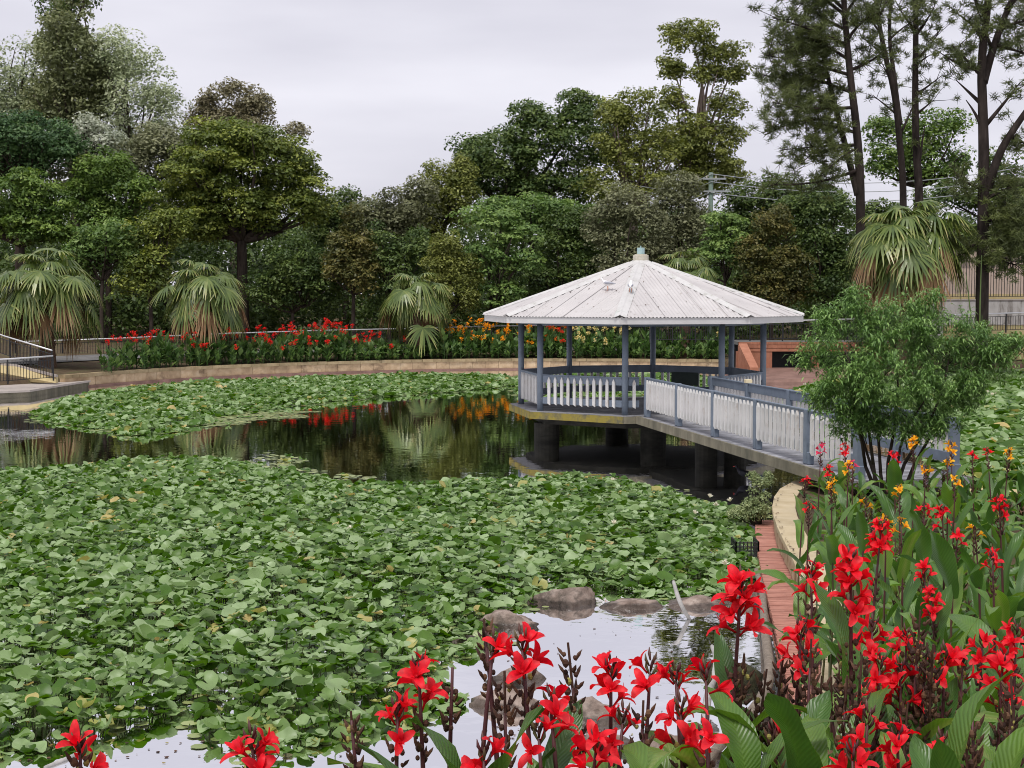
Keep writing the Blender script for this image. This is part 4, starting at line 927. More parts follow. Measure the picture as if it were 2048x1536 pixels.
for el in ELS:
    FRONDS[el] = [frond_mesh(el, M['g_palm'], 31*el+k, droop=.7+.3*k, pet=(1.45, 1.0, 1.25)[k], rad=.92, nseg=20, span=118) for k in range(3)]
DEAD = [frond_mesh(4-18*k, M['g_dead'], 900+k, pet=1.25, rad=.95, droop=1.2, span=60, nseg=14, name='dead_frond') for k in range(3)]
def palm(label, px, pcy, y, s, base_py, n=46, ndead=8, lean=0, tr=.3):
    c = at(px, pcy, y); gz = ground_z(c.x, y)
    root = thing('fan_palm', label, 'palm', (c.x-lean, y, gz), 0, 'fan palms round the pond')
    tp = [(-0 + lean*t, 0, (c.z-gz)*t-(.3 if t == 0 else 0)) for t in (0, .12, .3, .6, 1)]
    mb = MB().tube(tp, [tr*1.35, tr*1.15, tr, tr*.95, tr*.8], 12)
    for k in range(70):                      # old leaf bases
        t = rnd.uniform(.05, 1); a = rnd.uniform(0, 6.28); z = (c.z-gz)*t; r = tr*.97
        p = Vector((lean*t+r*math.cos(a), r*math.sin(a), z)); q = p+Vector((math.cos(a)*.1, math.sin(a)*.1, .16))
        mb.tube([p, q], [.045, .012], 4)
    put('trunk', mb.mesh('trunk', M['palmbark'], False), root)
    wt_ = (3, 6, 8, 9, 9, 9, 9, 7, 4, 2); tot = sum(wt_); ga = rnd.uniform(0, 6.28); i = 0
    for el, w in zip(ELS, wt_):
        for _ in range(max(1, round(n*w/tot))):
            i += 1
            o = put('frond', FRONDS[el][rnd.randrange(3)], root, xf((lean, 0, c.z-gz+rnd.uniform(-.45, .25)-(.25 if el < 0 else 0)), ga+i*2.4+rnd.uniform(-.35, .35), s*rnd.uniform(.8, 1.08)*(.86 if el > 40 else 1)))
    for i in range(ndead):
        put('dead_frond', DEAD[i % 3], root, xf((lean, 0, c.z-gz-.1-rnd.uniform(0, .45)), rnd.uniform(0, 6.28), s*rnd.uniform(.72, 1.05)))
    return root
palm('large fan palm at the left edge with brown hanging fronds over the railing', 92, 572, 69.5, 1.44, 730, 74, 18, tr=.34)
palm('fan palm second from the left with tan dead fronds over the red flowers', 408, 580, 76.5, 1.36, 690, 64, 20)
palm('green fan palm in the middle of the far bed between red and yellow flowers', 833, 592, 82.5, 1.28, 690, 56, 6, tr=.24)
palm('fan palm half hidden behind the right slope of the gazebo roof', 1372, 548, 83, 1.2, 690, 44, 2)
palm('tall fan palm with a skirt of dead fronds behind the bushy shrub on the right', 1810, 480, 71, 1.66, 640, 76, 30, tr=.36)
sp = at(1958, 655, 66); yuc = thing('spiky_plant', 'dark spiky grass tree with tall green flower stalks below the thick pine trunk', 'plant', (sp.x, 66, ground_z(sp.x, 66)))
mb = MB()
for i in range(110):
    a = rnd.uniform(0, 6.28); e = rnd.uniform(.2, 1.4); l = rnd.uniform(.9, 1.5); d = Vector((math.cos(a)*math.cos(e), math.sin(a)*math.cos(e), math.sin(e))); w = d.cross(Vector((0, 0, 1))).normalized()*.03; b = Vector((0, 0, sp.z-yuc.location.z-.5))
    m = b+d*l*.55; t = b+d*l-Vector((0, 0, .25*math.cos(e)*l)); mb.add([b-w, b+w, m+w, m-w, t], [(0, 1, 2, 3), (3, 2, 4)], rnd.random())
put('leaves', mb.mesh('leaves', M['g_dark']), yuc)
for dx, top in ((-.65, 545), (.05, 510)):
    z1 = at(1960, top, 66).z-yuc.location.z; o = put('flower_stalk', MB().tube([(dx*.3, 0, 0), (dx*.6, 0, z1*.6), (dx, 0, z1)], [.03, .035, .012], 6).mesh('flower_stalk', M['stemg']), yuc)

# ------------------------------------------------------------------ water lilies
def in_poly(P, poly):
    x, y = P[:, 0], P[:, 1]; ins = np.zeros(len(P), bool); n = len(poly)
    for i in range(n):
        x1, y1 = poly[i]; x2, y2 = poly[(i+1) % n]
        c = ((y1 > y) != (y2 > y)) & (x < (x2-x1)*(y-y1)/(y2-y1+1e-12)+x1); ins ^= c
    return ins
def edge_dist(P, poly):
    d = np.full(len(P), 1e9); n = len(poly)
    for i in range(n):
        a = np.array(poly[i]); b = np.array(poly[(i+1) % n]); ab = b-a; t = np.clip(((P-a) @ ab)/(ab @ ab+1e-12), 0, 1)
        d = np.minimum(d, np.linalg.norm(P-(a+t[:, None]*ab), axis=1))
    return d
def scatter(poly, dens, wob=.25):
    p = np.array(poly); lo, hi = p.min(0)-.3, p.max(0)+.3
    n = int((hi[0]-lo[0])*(hi[1]-lo[1])*dens); P = rng.uniform(lo, hi, (n, 2))
    Q = P+np.stack([np.sin(P[:, 1]*2.1+P[:, 0]*.7)*wob, np.sin(P[:, 0]*1.9-P[:, 1]*.5)*wob], 1)
    return P[in_poly(Q, poly)]
def lily_shape(seed, n, flat=False, one=False):
    g = random.Random(seed); slit = R(9 if not flat else 5); vs = [(0, 0, 0)]
    a1, a2, a3 = g.uniform(0, 6.28), g.uniform(0, 6.28), g.uniform(0, 6.28)
    cup = 0 if flat else g.choice((.10, .2, .32, -.12, .4, .16)); wav = .0 if flat else g.uniform(.08, .24); fold = 0 if flat else g.choice((0, .05, .15, .4))
    rings = (1.0,) if one else (.5, 1.0)
    for r in rings:
        for k in range(n):
            t = slit+(2*math.pi-2*slit)*k/(n-1)
            rr = r*(1+.05*math.sin(2*t+a1)+.03*math.sin(5*t+a2)); x, y = rr*math.cos(t), rr*math.sin(t)
            z = cup*r*r+wav*r*r*math.sin(3*t+a3)+.05*wav*math.sin(7*t+a1)+fold*abs(y)*r
            vs.append((x, y, z))
    fs = [(0, 1+k, 2+k) for k in range(n-1)]
    for k in range(n-1 if not one else 0): fs += [(1+k, 1+n+k, 2+n+k), (1+k, 2+n+k, 2+k)]
    return np.array(vs), np.array(fs)
def frames(Nn, r=rng):
    n = len(Nn); t = r.normal(size=(n, 3)); t -= Nn*(t*Nn).sum(1)[:, None]; t /= np.linalg.norm(t, axis=1)[:, None]; return t, np.cross(Nn, t)
def lily_val(n):
    v = np.where(rng.random(n) < .55, rng.normal(.80, .07, n), rng.normal(.30, .16, n)); v = np.clip(v, 0, .885); k = rng.random(n) < .022; v[k] = rng.uniform(.9, 1, k.sum()); return v
def lily_bed(label, poly, dens, rad, hmax, tilt, n_ind, ring, flatdens=0, flatcol='g_lily', margin=1.0, hmin=.03, stems=True):
    c = np.array(poly).mean(0); root = thing('lily_bed', label, 'water lilies', (c[0], c[1], 0))
    P = scatter(poly, dens*.82); ed = edge_dist(P, poly); P = P[rng.permutation(len(P))]
    ed = edge_dist(P, poly); n = len(P)
    patch = .62+.38*np.sin(P[:, 0]*.9+1.3*np.sin(P[:, 1]*.6))*np.sin(P[:, 1]*.8+.9*np.sin(P[:, 0]*.5))
    H = (hmin+hmax*np.where(rng.random(n) < .8, .45+.55*rng.random(n), .45*rng.random(n)))*np.clip(ed/margin, .12, 1)*(.55+.45*patch)
    ta = np.abs(rng.normal(0, tilt, n)); az = rng.uniform(0, 6.283, n)
    Nn = np.stack([np.sin(ta)*np.cos(az), np.sin(ta)*np.sin(az), np.cos(ta)], 1)
    S = rad*rng.choice([.65, .85, 1., 1.15, 1.4], n)*rng.uniform(.85, 1.15, n)*(.85+.15*H/hmax)
    val = lily_val(n); pass
    loc = np.array([c[0], c[1], 0.])
    P3 = np.column_stack([P, np.maximum(H, np.sin(ta)*S*.8+.01)])
    order = np.argsort(P[:, 1]**2+P[:, 0]**2-(H*14)); ind = order[:n_ind]; rest = order[n_ind:]
    if n_ind:                                  # the largest in the picture, one by one
        t, b = frames(Nn[ind]); meshes = {}
        for i, k in enumerate(ind):
            sh = int(rng.integers(8)); q = int(val[k]*7.99)
            if (sh, q) not in meshes:
                V, F = lily_shape(sh+50, 22); meshes[(sh, q)] = np_mesh('lily_leaf', V, F, np.full(len(V), (q+.5)/8), M['g_lily'], True)
            m = Matrix(((t[i, 0]*S[k], b[i, 0]*S[k], Nn[k, 0]*S[k], P3[k, 0]-loc[0]), (t[i, 1]*S[k], b[i, 1]*S[k], Nn[k, 1]*S[k], P3[k, 1]-loc[1]), (t[i, 2]*S[k], b[i, 2]*S[k], Nn[k, 2]*S[k], P3[k, 2]), (0, 0, 0, 1)))
            put('lily_leaf', meshes[(sh, q)], root, m)
    VV, FF, AA = [], [], []; off = 0
    groups = np.array_split(rest[rng.permutation(len(rest))], 8)
    for gi, ix in enumerate(groups):
        if not len(ix): continue
        V, F = lily_shape(gi+5, ring+5, False, True); t, b = frames(Nn[ix]); s = S[ix][:, None, None]
        W = P3[ix][:, None, :]-loc+s*(V[None, :, 0:1]*t[:, None, :]+V[None, :, 1:2]*b[:, None, :]+V[None, :, 2:3]*Nn[ix][:, None, :])
        VV.append(W.reshape(-1, 3)); FF.append((F[None]+(np.arange(len(ix))*len(V))[:, None, None]+off).reshape(-1, 3)); AA.append(np.repeat(val[ix], len(V))); off += len(ix)*len(V)
    if VV:
        o = put('lily_leaves', np_mesh('lily_leaves', np.concatenate(VV), np.concatenate(FF), np.concatenate(AA), M['g_lily'], True), root); o['kind'] = 'stuff'
    if stems:
        k = order[:min(n, 5000)]; top = P3[k]-loc; an = rng.uniform(0, 6.28, len(k)); w = .006
        ft = top.copy(); ft[:, 2] = -.05; ft[:, :2] += rng.normal(0, .05, (len(k), 2)); d = np.stack([np.cos(an), np.sin(an), an*0], 1)*w
        V = np.stack([ft-d, ft+d, top+d, top-d], 1).reshape(-1, 3); o = put('stems', np_mesh('stems', V, np.arange(len(V)).reshape(-1, 4), rng.random(len(V)), M['g_stem']), root); o['kind'] = 'stuff'
    if flatdens:                               # pads lying on the water
        pc = np.array(poly); big = [tuple(np.array(q)+(np.array(q)-c)/np.linalg.norm(np.array(q)-c)*.35) for q in poly]
        Q = scatter(big, flatdens, .35); n = len(Q); V, F = lily_shape(77, max(9, ring), True, True); a = rng.uniform(0, 6.28, n); s = rad*rng.uniform(.5, 1.05, n)
        t = np.stack([np.cos(a), np.sin(a), a*0], 1); b = np.stack([-np.sin(a), np.cos(a), a*0], 1)
        z = .006+.02*rng.random(n)
        W = np.column_stack([Q, z])[:, None, :]-loc+s[:, None, None]*(V[None, :, 0:1]*t[:, None, :]+V[None, :, 1:2]*b[:, None, :])
        o = put('floating_pads', np_mesh('floating_pads', W.reshape(-1, 3), (F[None]+(np.arange(n)*len(V))[:, None, None]).reshape(-1, 3), np.repeat(np.clip(rng.normal(.45, .25, n), 0, 1), len(V)), M[flatcol]), root); o['kind'] = 'stuff'
    return root
def PP(pts, z=.12): return [P2(x, y, z) for x, y in pts]
near_bed = lily_bed('wide bed of raised round lily leaves filling the near half of the pond',
    PP([(-90, 948), (60, 940), (150, 932), (260, 921), (380, 918), (480, 922), (540, 936), (600, 952), (660, 950), (720, 966), (850, 972), (1000, 960), (1150, 953), (1280, 964), (1400, 992), (1490, 1018), (1508, 1060), (1512, 1110), (1500, 1160), (1400, 1172), (1290, 1180), (1180, 1165), (1080, 1188), (1030, 1215), (960, 1250), (930, 1320), (890, 1395), (800, 1440), (700, 1458), (620, 1475), (520, 1475), (440, 1425), (400, 1412), (330, 1438), (210, 1470), (110, 1470), (40, 1490), (-90, 1510)]),
    112, .086, .30, .46, 300, 7, 14, 'g_pad', .7)
lily_bed('long bed of lily leaves in front of the far stone wall on the left',
    PP([(62, 828), (110, 800), (200, 783), (320, 772), (450, 764), (600, 757), (760, 752), (900, 751), (1020, 751), (1030, 768), (960, 775), (900, 780), (800, 788), (700, 795), (600, 806), (540, 815), (440, 828), (420, 840), (350, 858), (270, 866), (200, 855), (120, 842)], .1),
    58, .118, .28, .42, 120, 6, 10, 'g_pad', .8, stems=False)
lily_bed('flat tongue of pale yellowish pads reaching into the dark open water',
    PP([(420, 838), (470, 826), (540, 823), (608, 825), (592, 833), (520, 841), (440, 850)], .02), 3, .11, .02, .08, 5, 7, 75, 'g_pad', .5, stems=False)
lily_bed('thin drift of flat pads at the tip of the near lily bed beside open water',
    PP([(500, 915), (560, 908), (592, 913), (590, 922), (640, 940), (720, 948), (700, 955), (620, 950), (560, 940)], .02), 6, .1, .03, .1, 20, 7, 26, 'g_pad', .5, stems=False)
lily_bed('lily leaves seen through the gazebo railing in front of the far wall',
    PP([(1040, 752), (1200, 750), (1400, 752), (1450, 765), (1440, 795), (1300, 805), (1100, 800), (1040, 785)], .1), 36, .16, .30, .36, 60, 7, 8, 'g_pad', .8, stems=False)
rb = lily_bed('flat lily bed with white flowers right of the footbridge behind the bushy shrub',
    PP([(1560, 800), (1620, 772), (1720, 752), (1850, 742), (2000, 738), (2160, 738), (2160, 960), (1900, 960), (1850, 900), (1750, 860), (1600, 830)], .05), 34, .19, .15, .27, 200, 9, 14, 'g_lily', .6, stems=False)
# white lily flowers
fm = MB()
for k in range(12):
    a = k*2.4; e = .5+.4*(k % 3); d = Vector((math.cos(a)*math.cos(e), math.sin(a)*math.cos(e), math.sin(e))); w = Vector((-math.sin(a), math.cos(a), 0))*.022
    fm.add([Vector((0, 0, 0))-w*.4, w*.4, d*.05+w, d*.09, d*.05-w], [(0, 1, 2, 3, 4)], rnd.random())
fmesh = fm.mesh('lily_flower', M['lilyw'])
polyR = PP([(1560, 800), (1620, 772), (1850, 742), (2160, 738), (2160, 960), (1900, 960), (1750, 860)], .05)
FP = scatter(polyR, .42)
for q in FP[:70]: put('lily_flower', fmesh, rb, xf((q[0]-rb.location.x, q[1]-rb.location.y, rnd.uniform(.1, .22)), rnd.uniform(0, 6), rnd.uniform(.9, 1.6)))
for px, py in ((1420, 995), (1432, 1012), (1460, 1003), (1225, 962), (1228, 1048), (1020, 975), (1450, 1130), (700, 1060), (1390, 1028)):
    q = onz(px, py, .3); put('lily_flower', fmesh, near_bed, xf((q.x-near_bed.location.x, q.y-near_bed.location.y, .3), rnd.uniform(0, 6), 1.0))

# ------------------------------------------------------------------ rocks, roots and branches in the water
def rock(label, cx, cy, w, h, seed, dep=None, pk=.3, lean=.12):
    """cx, cy: pixel of the waterline's middle; w, h: width and height in pixels"""
    c = onz(cx, cy, 0); k = c.y/FPX; sx, sz = w*k/2*1.16, h*k*.66; sy = dep or min(sx*.6, .5)
    bm = bmesh.new(); bmesh.ops.create_icosphere(bm, subdivisions=4, radius=1)
    g = np.random.default_rng(seed); dirs = g.normal(size=(9, 3)); dirs /= np.linalg.norm(dirs, axis=1)[:, None]; cut = g.uniform(.5, .82, 9)
    fq = g.uniform(1.5, 4, (6, 3)); ph = g.uniform(0, 6, 6); f2 = g.uniform(5, 17, (10, 3))*g.choice([-1, 1], (10, 3)); p2 = g.uniform(0, 6, 10)
    for v in bm.verts:
        p = np.array(v.co)
        for d, q in zip(dirs, cut):
            e = p @ d
            if e > q: p = p-d*(e-q)*.97
        zt = max(0, p[2]); p = p*np.array([1-pk*zt**1.2, 1-.35*zt, 1])+np.array([lean*zt, 0, 0])
        p = p*(1+.05*np.sin(fq @ p+ph).sum()/2+.022*np.sin(f2 @ p+p2).sum()/1.5)
        v.co = (p[0]*sx, p[1]*sy, p[2]*sz*1.15)
    me = bpy.data.meshes.new('rock'); bm.to_mesh(me); bm.free(); me.materials.append(M['rock']); me.shade_smooth()
    o = put('rock', me); o.location = (c.x, c.y+sy*.75, -.03); o.rotation_euler = (g.uniform(-.08, .08), g.uniform(-.06, .06), g.uniform(-.25, .25))
    tag(o, label, 'rock', 'rocks ringing the small open pool')
rock('large pointed brown rock at the back of the ring of rocks', 1132, 1213, 150, 58, 3, None, .52, .22)
rock('low brown rock between the pointed rock and the long flat rock', 1262, 1220, 128, 36, 4)
rock('long flat brown rock with a grey stick leaning on it', 1395, 1218, 190, 44, 15)
rock('rounded brown rock against the brick ledge at the end of the long flat rock', 1490, 1205, 76, 46, 6)
rock('sloping brown rock on the left of the pool with its reflection', 1012, 1258, 138, 50, 17, None, .4, .15)
rock('small angular rock in front of the sloping brown rock', 978, 1296, 80, 48, 8)
rock('low rock half hidden by lily leaves left of the angular rock', 930, 1286, 60, 26, 9)
rock('dark wet rock behind the pair of red flowers on the left of the pool', 1030, 1372, 130, 44, 10)
rock('smooth brown rock tapering left behind the seed heads', 1010, 1424, 165, 62, 12, None, .45, .2)
rock('large long rock at the front of the pool behind the red flowers', 1160, 1450, 210, 66, 22)
rock('broad mottled rock at the front right of the pool behind the red flowers', 1330, 1535, 230, 105, 14)
rock('small rock between the two front rocks', 1215, 1500, 120, 50, 19)
rock('pinkish stone at the foot of the mossy log beside the ledge', 1470, 1345, 60, 22, 21)
def stick(name, label, cat, pts, rad, mat, n=8):
    P = smooth_pts([onz(x, y, z) for x, y, z in pts], 2); m = len(P)
    rr = [np.interp(i/(m-1), np.linspace(0, 1, len(rad)), rad) for i in range(m)]
    o = MB().tube(P, rr, n).build(name, M[mat], smooth=True); tag(o, label, cat)
stick('bare_branch', 'thin grey stick leaning against the long flat rock into the pool', 'branch', [(1347, 1163, .42), (1356, 1195, .3), (1368, 1222, .12), (1386, 1248, -.08)], [.02, .03, .028, .015], 'branch')
stick('bare_branch', 'curved bleached branch standing out of the water right of the pool', 'branch', [(1424, 1292, .42), (1434, 1312, .40), (1432, 1345, .3), (1416, 1385, .2), (1410, 1440, .08), (1404, 1500, -.1)], [.018, .035, .038, .042, .045, .04], 'branch', 10)
stick('thick_root', 'thick grey brown root curving along the brick ledge', 'root', [(1512, 1140, .1), (1524, 1175, .16), (1528, 1230, .17), (1532, 1285, .17), (1541, 1340, .18), (1530, 1390, .17), (1500, 1430, .15), (1455, 1475, .08), (1400, 1535, .02)], [.035, .046, .05, .054, .058, .06, .055, .048, .04], 'root', 12)
stick('sunken_log', 'dark mossy log lying in the pool beside the bleached branch', 'log', [(1402, 1338, -.02), (1440, 1345, .05), (1480, 1355, .08), (1525, 1362, .0)], [.03, .12, .16, .05], 'log', 12)
stick('pale_pole', 'pale thin pole under the surface in the bottom left corner', 'pole', [(90, 1536, -.0), (135, 1518, .006), (160, 1505, .0)], [.02, .025, .015], 'branch')
for i, (o_, z) in enumerate(((.06, .02), (.13, -.0))):
    pts = [Vector((p[0]-o_-.02, p[1], z)) for p in smooth(ledge_out[4:], 1)]
    tag(MB().tube(pts, .03, 6).build('black_pipe', M['plastic']), ['black pipe lying along the foot of the brick ledge, nearer the ledge', 'black pipe lying along the foot of the brick ledge, farther from the ledge'][i], 'pipe')
cr = onz(1497, 1118, 0); crate = thing('plastic_crate', 'black plastic lattice crate half sunk among the leaves beside the brick ledge', 'crate', (cr.x-.02, cr.y, 0))
mb = MB()
for i in range(7): mb.box((-.18+.06*i, 0, .13), (.02, .02, .3))
for i in range(5): mb.box((0, 0, .0+.065*i), (.38, .018, .018))
for i in range(9): mb.box((.18, .06*i, .13), (.02, .02, .3)).box((-.18, .06*i, .13), (.02, .02, .3))
for i in range(5): mb.box((.18, .24, .065*i), (.018, .5, .018)).box((-.18, .24, .065*i), (.018, .5, .018))
put('lattice', mb.mesh('lattice', M['plastic']), crate)
# the weed on the ledge
def bush(name, label, cat, c, ells, mat, cr, dens, per, leaf, flat=.8, up=.4, wr=.5, stems=14, bark='bark', shell=.3):
    root = thing(name, label, cat, c); E = [((e[0], e[1], e[2]), (e[3], e[4], e[5])) for e in ells]
    C = crown_clumps(E, cr, dens, shell, -.6); mb = MB()
    for k in C[rng.permutation(len(C))[:stems]]: limb(mb, (rnd.uniform(-.05, .05), rnd.uniform(-.05, .05), -.05), k, .012, .005, .1, 4, 5)
    put('stems', mb.mesh('stems', M[bark]), root)
    P, Nn, val = crown_leaves(C, cr, per, flat, up); put('foliage', leaves_mesh('foliage', P, Nn, leaf, M[mat], val, wr), root)
    return root
w0 = onz(1522, 1052, .12)
bush('weed_clump', 'grey green weedy bush growing over the end of the brick ledge', 'shrub', (w0.x, w0.y+.25, .12), [(0, 0, .28, .34, .36, .3), (-.3, .1, .15, .3, .3, .2), (.02, .05, .62, .2, .2, .3), (-.1, .1, .8, .1, .1, .25), (.18, .1, .75, .1, .1, .2)], 'g_weed', .1, 1.1, 36, .05, stems=40)
w1 = onz(1640, 925, .7)
bush('leafy_weed', 'light green broad leaved sapling in front of the footbridge railing', 'shrub', (w1.x, w1.y-.8, .5), [(0, 0, .75, .28, .28, .4), (.02, 0, 1.15, .16, .16, .25)], 'g_lime', .12, .6, 9, .17, wr=.75, stems=14, up=.8, shell=.2)

# ------------------------------------------------------------------ the bushy shrub by the footbridge
def peach():
    y = 23.2; b = at(1772, 905, y); gz = ground_z(b.x, y); root = thing('bushy_tree', 'bushy small tree with drooping narrow leaves in front of the footbridge', 'tree', (b.x, y, gz))
    E = []
    for cx, cy, rx, ry, dy in [(1700, 690, 95, 80, 0), (1790, 660, 95, 75, .2), (1880, 680, 90, 75, .3), (1690, 780, 85, 75, -.3), (1780, 760, 110, 85, -.4), (1890, 770, 85, 70, 0), (1960, 700, 60, 55, .3), (1990, 725, 62, 48, .2), (2020, 690, 35, 30, .3), (1615, 715, 42, 30, .1), (1650, 645, 40, 35, .1), (1715, 600, 45, 32, .2), (1850, 612, 50, 36, .2), (1730, 840, 60, 40, -.3), (1870, 835, 70, 35, 0), (1930, 790, 45, 35, 0), (1700, 850, 60, 36, -.35), (1790, 850, 70, 40, -.4), (1850, 865, 50, 30, -.2), (1650, 800, 45, 35, -.2)]:
        c = at(cx, cy, y+dy); k = y/FPX; E.append(((c.x, c.y, c.z), (rx*k, rx*k*.95, ry*k)))
    C = crown_clumps(E, .13, .82, .3, -.9)
    mb = MB(); o = Vector((b.x, y, gz-.1))
    for q, n in (((1690, 700), 7), ((1790, 690), 7), ((1900, 700), 7), ((1640, 720), 5), ((1960, 720), 6), ((1740, 760), 5), ((1850, 800), 5), ((1715, 820), 4)):
        e = at(q[0], q[1], y+rnd.uniform(-.5, .5)); m = o+(e-o)*.3+Vector((0, 0, .15)); limb(mb, o, m, .042, .028, .05, 4, 8); limb(mb, m, e, .028, .01, .08, 5, 6)
        for k in range(n*3):
            c = Vector(C[rng.integers(len(C))])
            t = rnd.uniform(.3, 1); s = m+(e-m)*t
            if (c-s).length < .9: limb(mb, s, c, .011, .005, .08, 3, 4)
    mb.build('trunk', M['bark'], root, smooth=True)
    n = len(C); per = 26; cid = np.repeat(np.arange(n), per); N = n*per
    az = rng.uniform(0, 6.283, N); el = rng.uniform(-.35, 1.1, N); d = np.stack([np.cos(az)*np.cos(el), np.sin(az)*np.cos(el), np.sin(el)], 1)
    L = rng.uniform(.10, .19, N)[:, None]; P = C[cid]+rng.normal(size=(N, 3))*np.array([.035, .035, .06]); dn = np.array([0, 0, -1.0])
    w = np.cross(d, dn); w /= np.linalg.norm(w, axis=1)[:, None]+1e-9; w = w*L*.10
    m = P+d*L*.5; e = P+d*L*.85+dn*L*.38
    V = np.stack([P, m-w, e, m+w, m+dn*L*.05], 1).reshape(-1, 3)-np.array(root.location)
    i = np.arange(N)[:, None]*5; F = np.concatenate([i+np.array([[0, 1, 4]]), i+np.array([[1, 2, 4]]), i+np.array([[2, 3, 4]]), i+np.array([[3, 0, 4]])])
    val = np.clip((rng.random(n)[cid]-.5)*.5+.5+(rng.random(N)-.5)*.7, 0, 1)
    put('crown', np_mesh('crown', V, F, np.repeat(val, 5), M['g_peach']), root)
peach()

# ------------------------------------------------------------------ cannas
def canna_leaf(seed, L=.44, W=.155, v=.45, mat='g_canna', name='leaf'):
    g = random.Random(seed); mb = MB(); nx = 9; cols = (-1, -.96, -.5, 0, .5, .96, 1); curl = g.uniform(.15, .75); fold = g.uniform(.12, .5); wv = g.uniform(.006, .02); ph = g.uniform(0, 6); tw = g.uniform(-.3, .3)
    x = z = 0; vs = []; va = []
    for i in range(nx):
        t = i/(nx-1); a = .25-curl*2.0*t**1.6; 
        if i: x += L/(nx-1)*math.cos(a); z += L/(nx-1)*math.sin(a)
        wd = W/2*1.9*((t*.96+.04)**.62*(1-t)**.72)+.0015
        for c in cols:
            y = c*wd; dz = abs(c)*wd*fold+wv*math.sin(9*t+ph+(2 if c > 0 else 0))*abs(c)+tw*c*wd*t
            vs.append((x-math.sin(a)*dz, y, z+math.cos(a)*dz)); va.append(min(1, max(0, v+(.5-.5*v if abs(c) > .98 else 0)+(.12 if c == 0 else 0))))
    nc = len(cols); b = len(mb.v)
    mb.add(vs, [(i*nc+j, i*nc+j+1, (i+1)*nc+j+1, (i+1)*nc+j) for i in range(nx-1) for j in range(nc-1)]); mb.a = va
    me = mb.mesh(name, M[mat], True); q = me.attributes.new('vein', 'FLOAT', 'POINT'); q.data.foreach_set('value', [i/(nx-1)*L-abs(c)*.075 for i in range(nx) for c in cols])
    return me
LEAF = [canna_leaf(100+i, L=.44+.02*(i % 4), W=.13+.012*(i % 5), v=(.18, .3, .42, .55, .68, .8)[i % 6]) for i in range(18)]
DRYLEAF = [canna_leaf(300+i, L=.3, W=.07, v=.6, mat='seed', name='dry_leaf') for i in range(3)]
def petal(mb, ang_, spread, L, W, curl, v, z0=0):
    d = Vector((math.cos(ang_), math.sin(ang_), 0)); s = Vector((-math.sin(ang_), math.cos(ang_), 0)); rows = []
    r = .004; z = z0; n = 5
    for i in range(n+1):
        t = i/n; a = spread+curl*t*t
        if i: r += L/n*math.sin(a); z += L/n*math.cos(a)
        w = W/2*(math.sin(math.pi*min(1, .10+.84*t))**.75) if i < n else W*.16
        nn = Vector((d.x*math.cos(a), d.y*math.cos(a), -math.sin(a)))
        c = d*r+Vector((0, 0, z))
        rows += [c-s*w-nn*w*.25, c+nn*w*.12, c+s*w-nn*w*.25]
    b_ = len(mb.v); mb.add(rows, [(3*i+j, 3*i+j+1, 3*i+j+4, 3*i+j+3) for i in range(n) for j in range(2)], v)
    for i in range(n+1):
        for j in range(3): mb.a[b_+3*i+j] = max(0, min(1, v*.6+.12+.38*i/n-(.16 if j == 1 else 0)))
def canna_flower(seed, mat, s=1.0):
    g = random.Random(seed); mb = MB(); a0 = g.uniform(0, 6.28)
    mb.tube([(0, 0, -.035), (0, 0, 0), (0, 0, .02)], [.004, .006, .009], 6, a=.2)
    for k in range(3): petal(mb, a0+k*2.09+g.uniform(-.3, .3), g.uniform(.45, .85), g.uniform(.075, .092)*s, g.uniform(.036, .050)*s, g.uniform(.5, 1.4), g.uniform(.2, .9), .012)
    petal(mb, a0+1+g.uniform(-.2, .2), g.uniform(.15, .4), .075*s, .026*s, g.uniform(1.2, 2.6), .4, .012)
    petal(mb, a0+3.3, g.uniform(.1, .3), .07*s, .022*s, g.uniform(-.3, .6), .6, .012)
    for k in range(3): petal(mb, a0+k*2.09+1.0, .35, .038*s, .012*s, .4, .1, 0)
    return mb.mesh('flower', M[mat], True)
FLW = {c: [canna_flower(20+i, m) for i in range(8)] for c, m in (('red', 'red'), ('pink', 'pink'), ('gold', 'gold'))}
def bud_mesh(seed, mat):
    g = random.Random(seed); mb = MB()
    for k in range(7):
        a = k*2.4; z = .012*k; r = .012; p = Vector((r*math.cos(a)*.4, r*math.sin(a)*.4, z)); q = p+Vector((math.cos(a)*.022, math.sin(a)*.022, .055)); m = p*.5+q*.5+Vector((math.cos(a), math.sin(a), 0))*.006
        mb.tube([p, m, q], [.004, .0075, .0015], 5, a=g.random())
    return mb.mesh('buds', M[mat], True)
BUDS = [bud_mesh(i, 'purple') for i in range(3)]
def seed_mesh(seed, L, dense=1.0):
    g = random.Random(seed); mb = MB(); n = int(L/.0085*dense)
    for k in range(n):
        a = k*2.4+g.uniform(-.4, .4); z = L*k/n; r = g.uniform(.005, .0115); c = Vector((math.cos(a)*.013, math.sin(a)*.013, z))
        v = g.random()*.8 if g.random() < .93 else 1.0
        mb.ball(c, (r*.8, r*.8, r), 6, 4, v)
        if g.random() < .8: mb.tube([c-Vector((0, 0, r)), c+Vector((math.cos(a)*.010, math.sin(a)*.010, r*1.2)), c+Vector((math.cos(a)*.017, math.sin(a)*.017, r*2.6))], [.003, .0045, .0008], 4, a=g.random()*.7)
    mb.tube([(0, 0, -.05), (0, 0, L+.02)], [.005, .003], 5, a=.35)
    return mb.mesh('seed_head', M['seed'], False)
SEED = [seed_mesh(i, L) for i, L in enumerate((.11, .16, .2, .26))]
GREY = [seed_mesh(40+i, .1, .7) for i in range(2)]
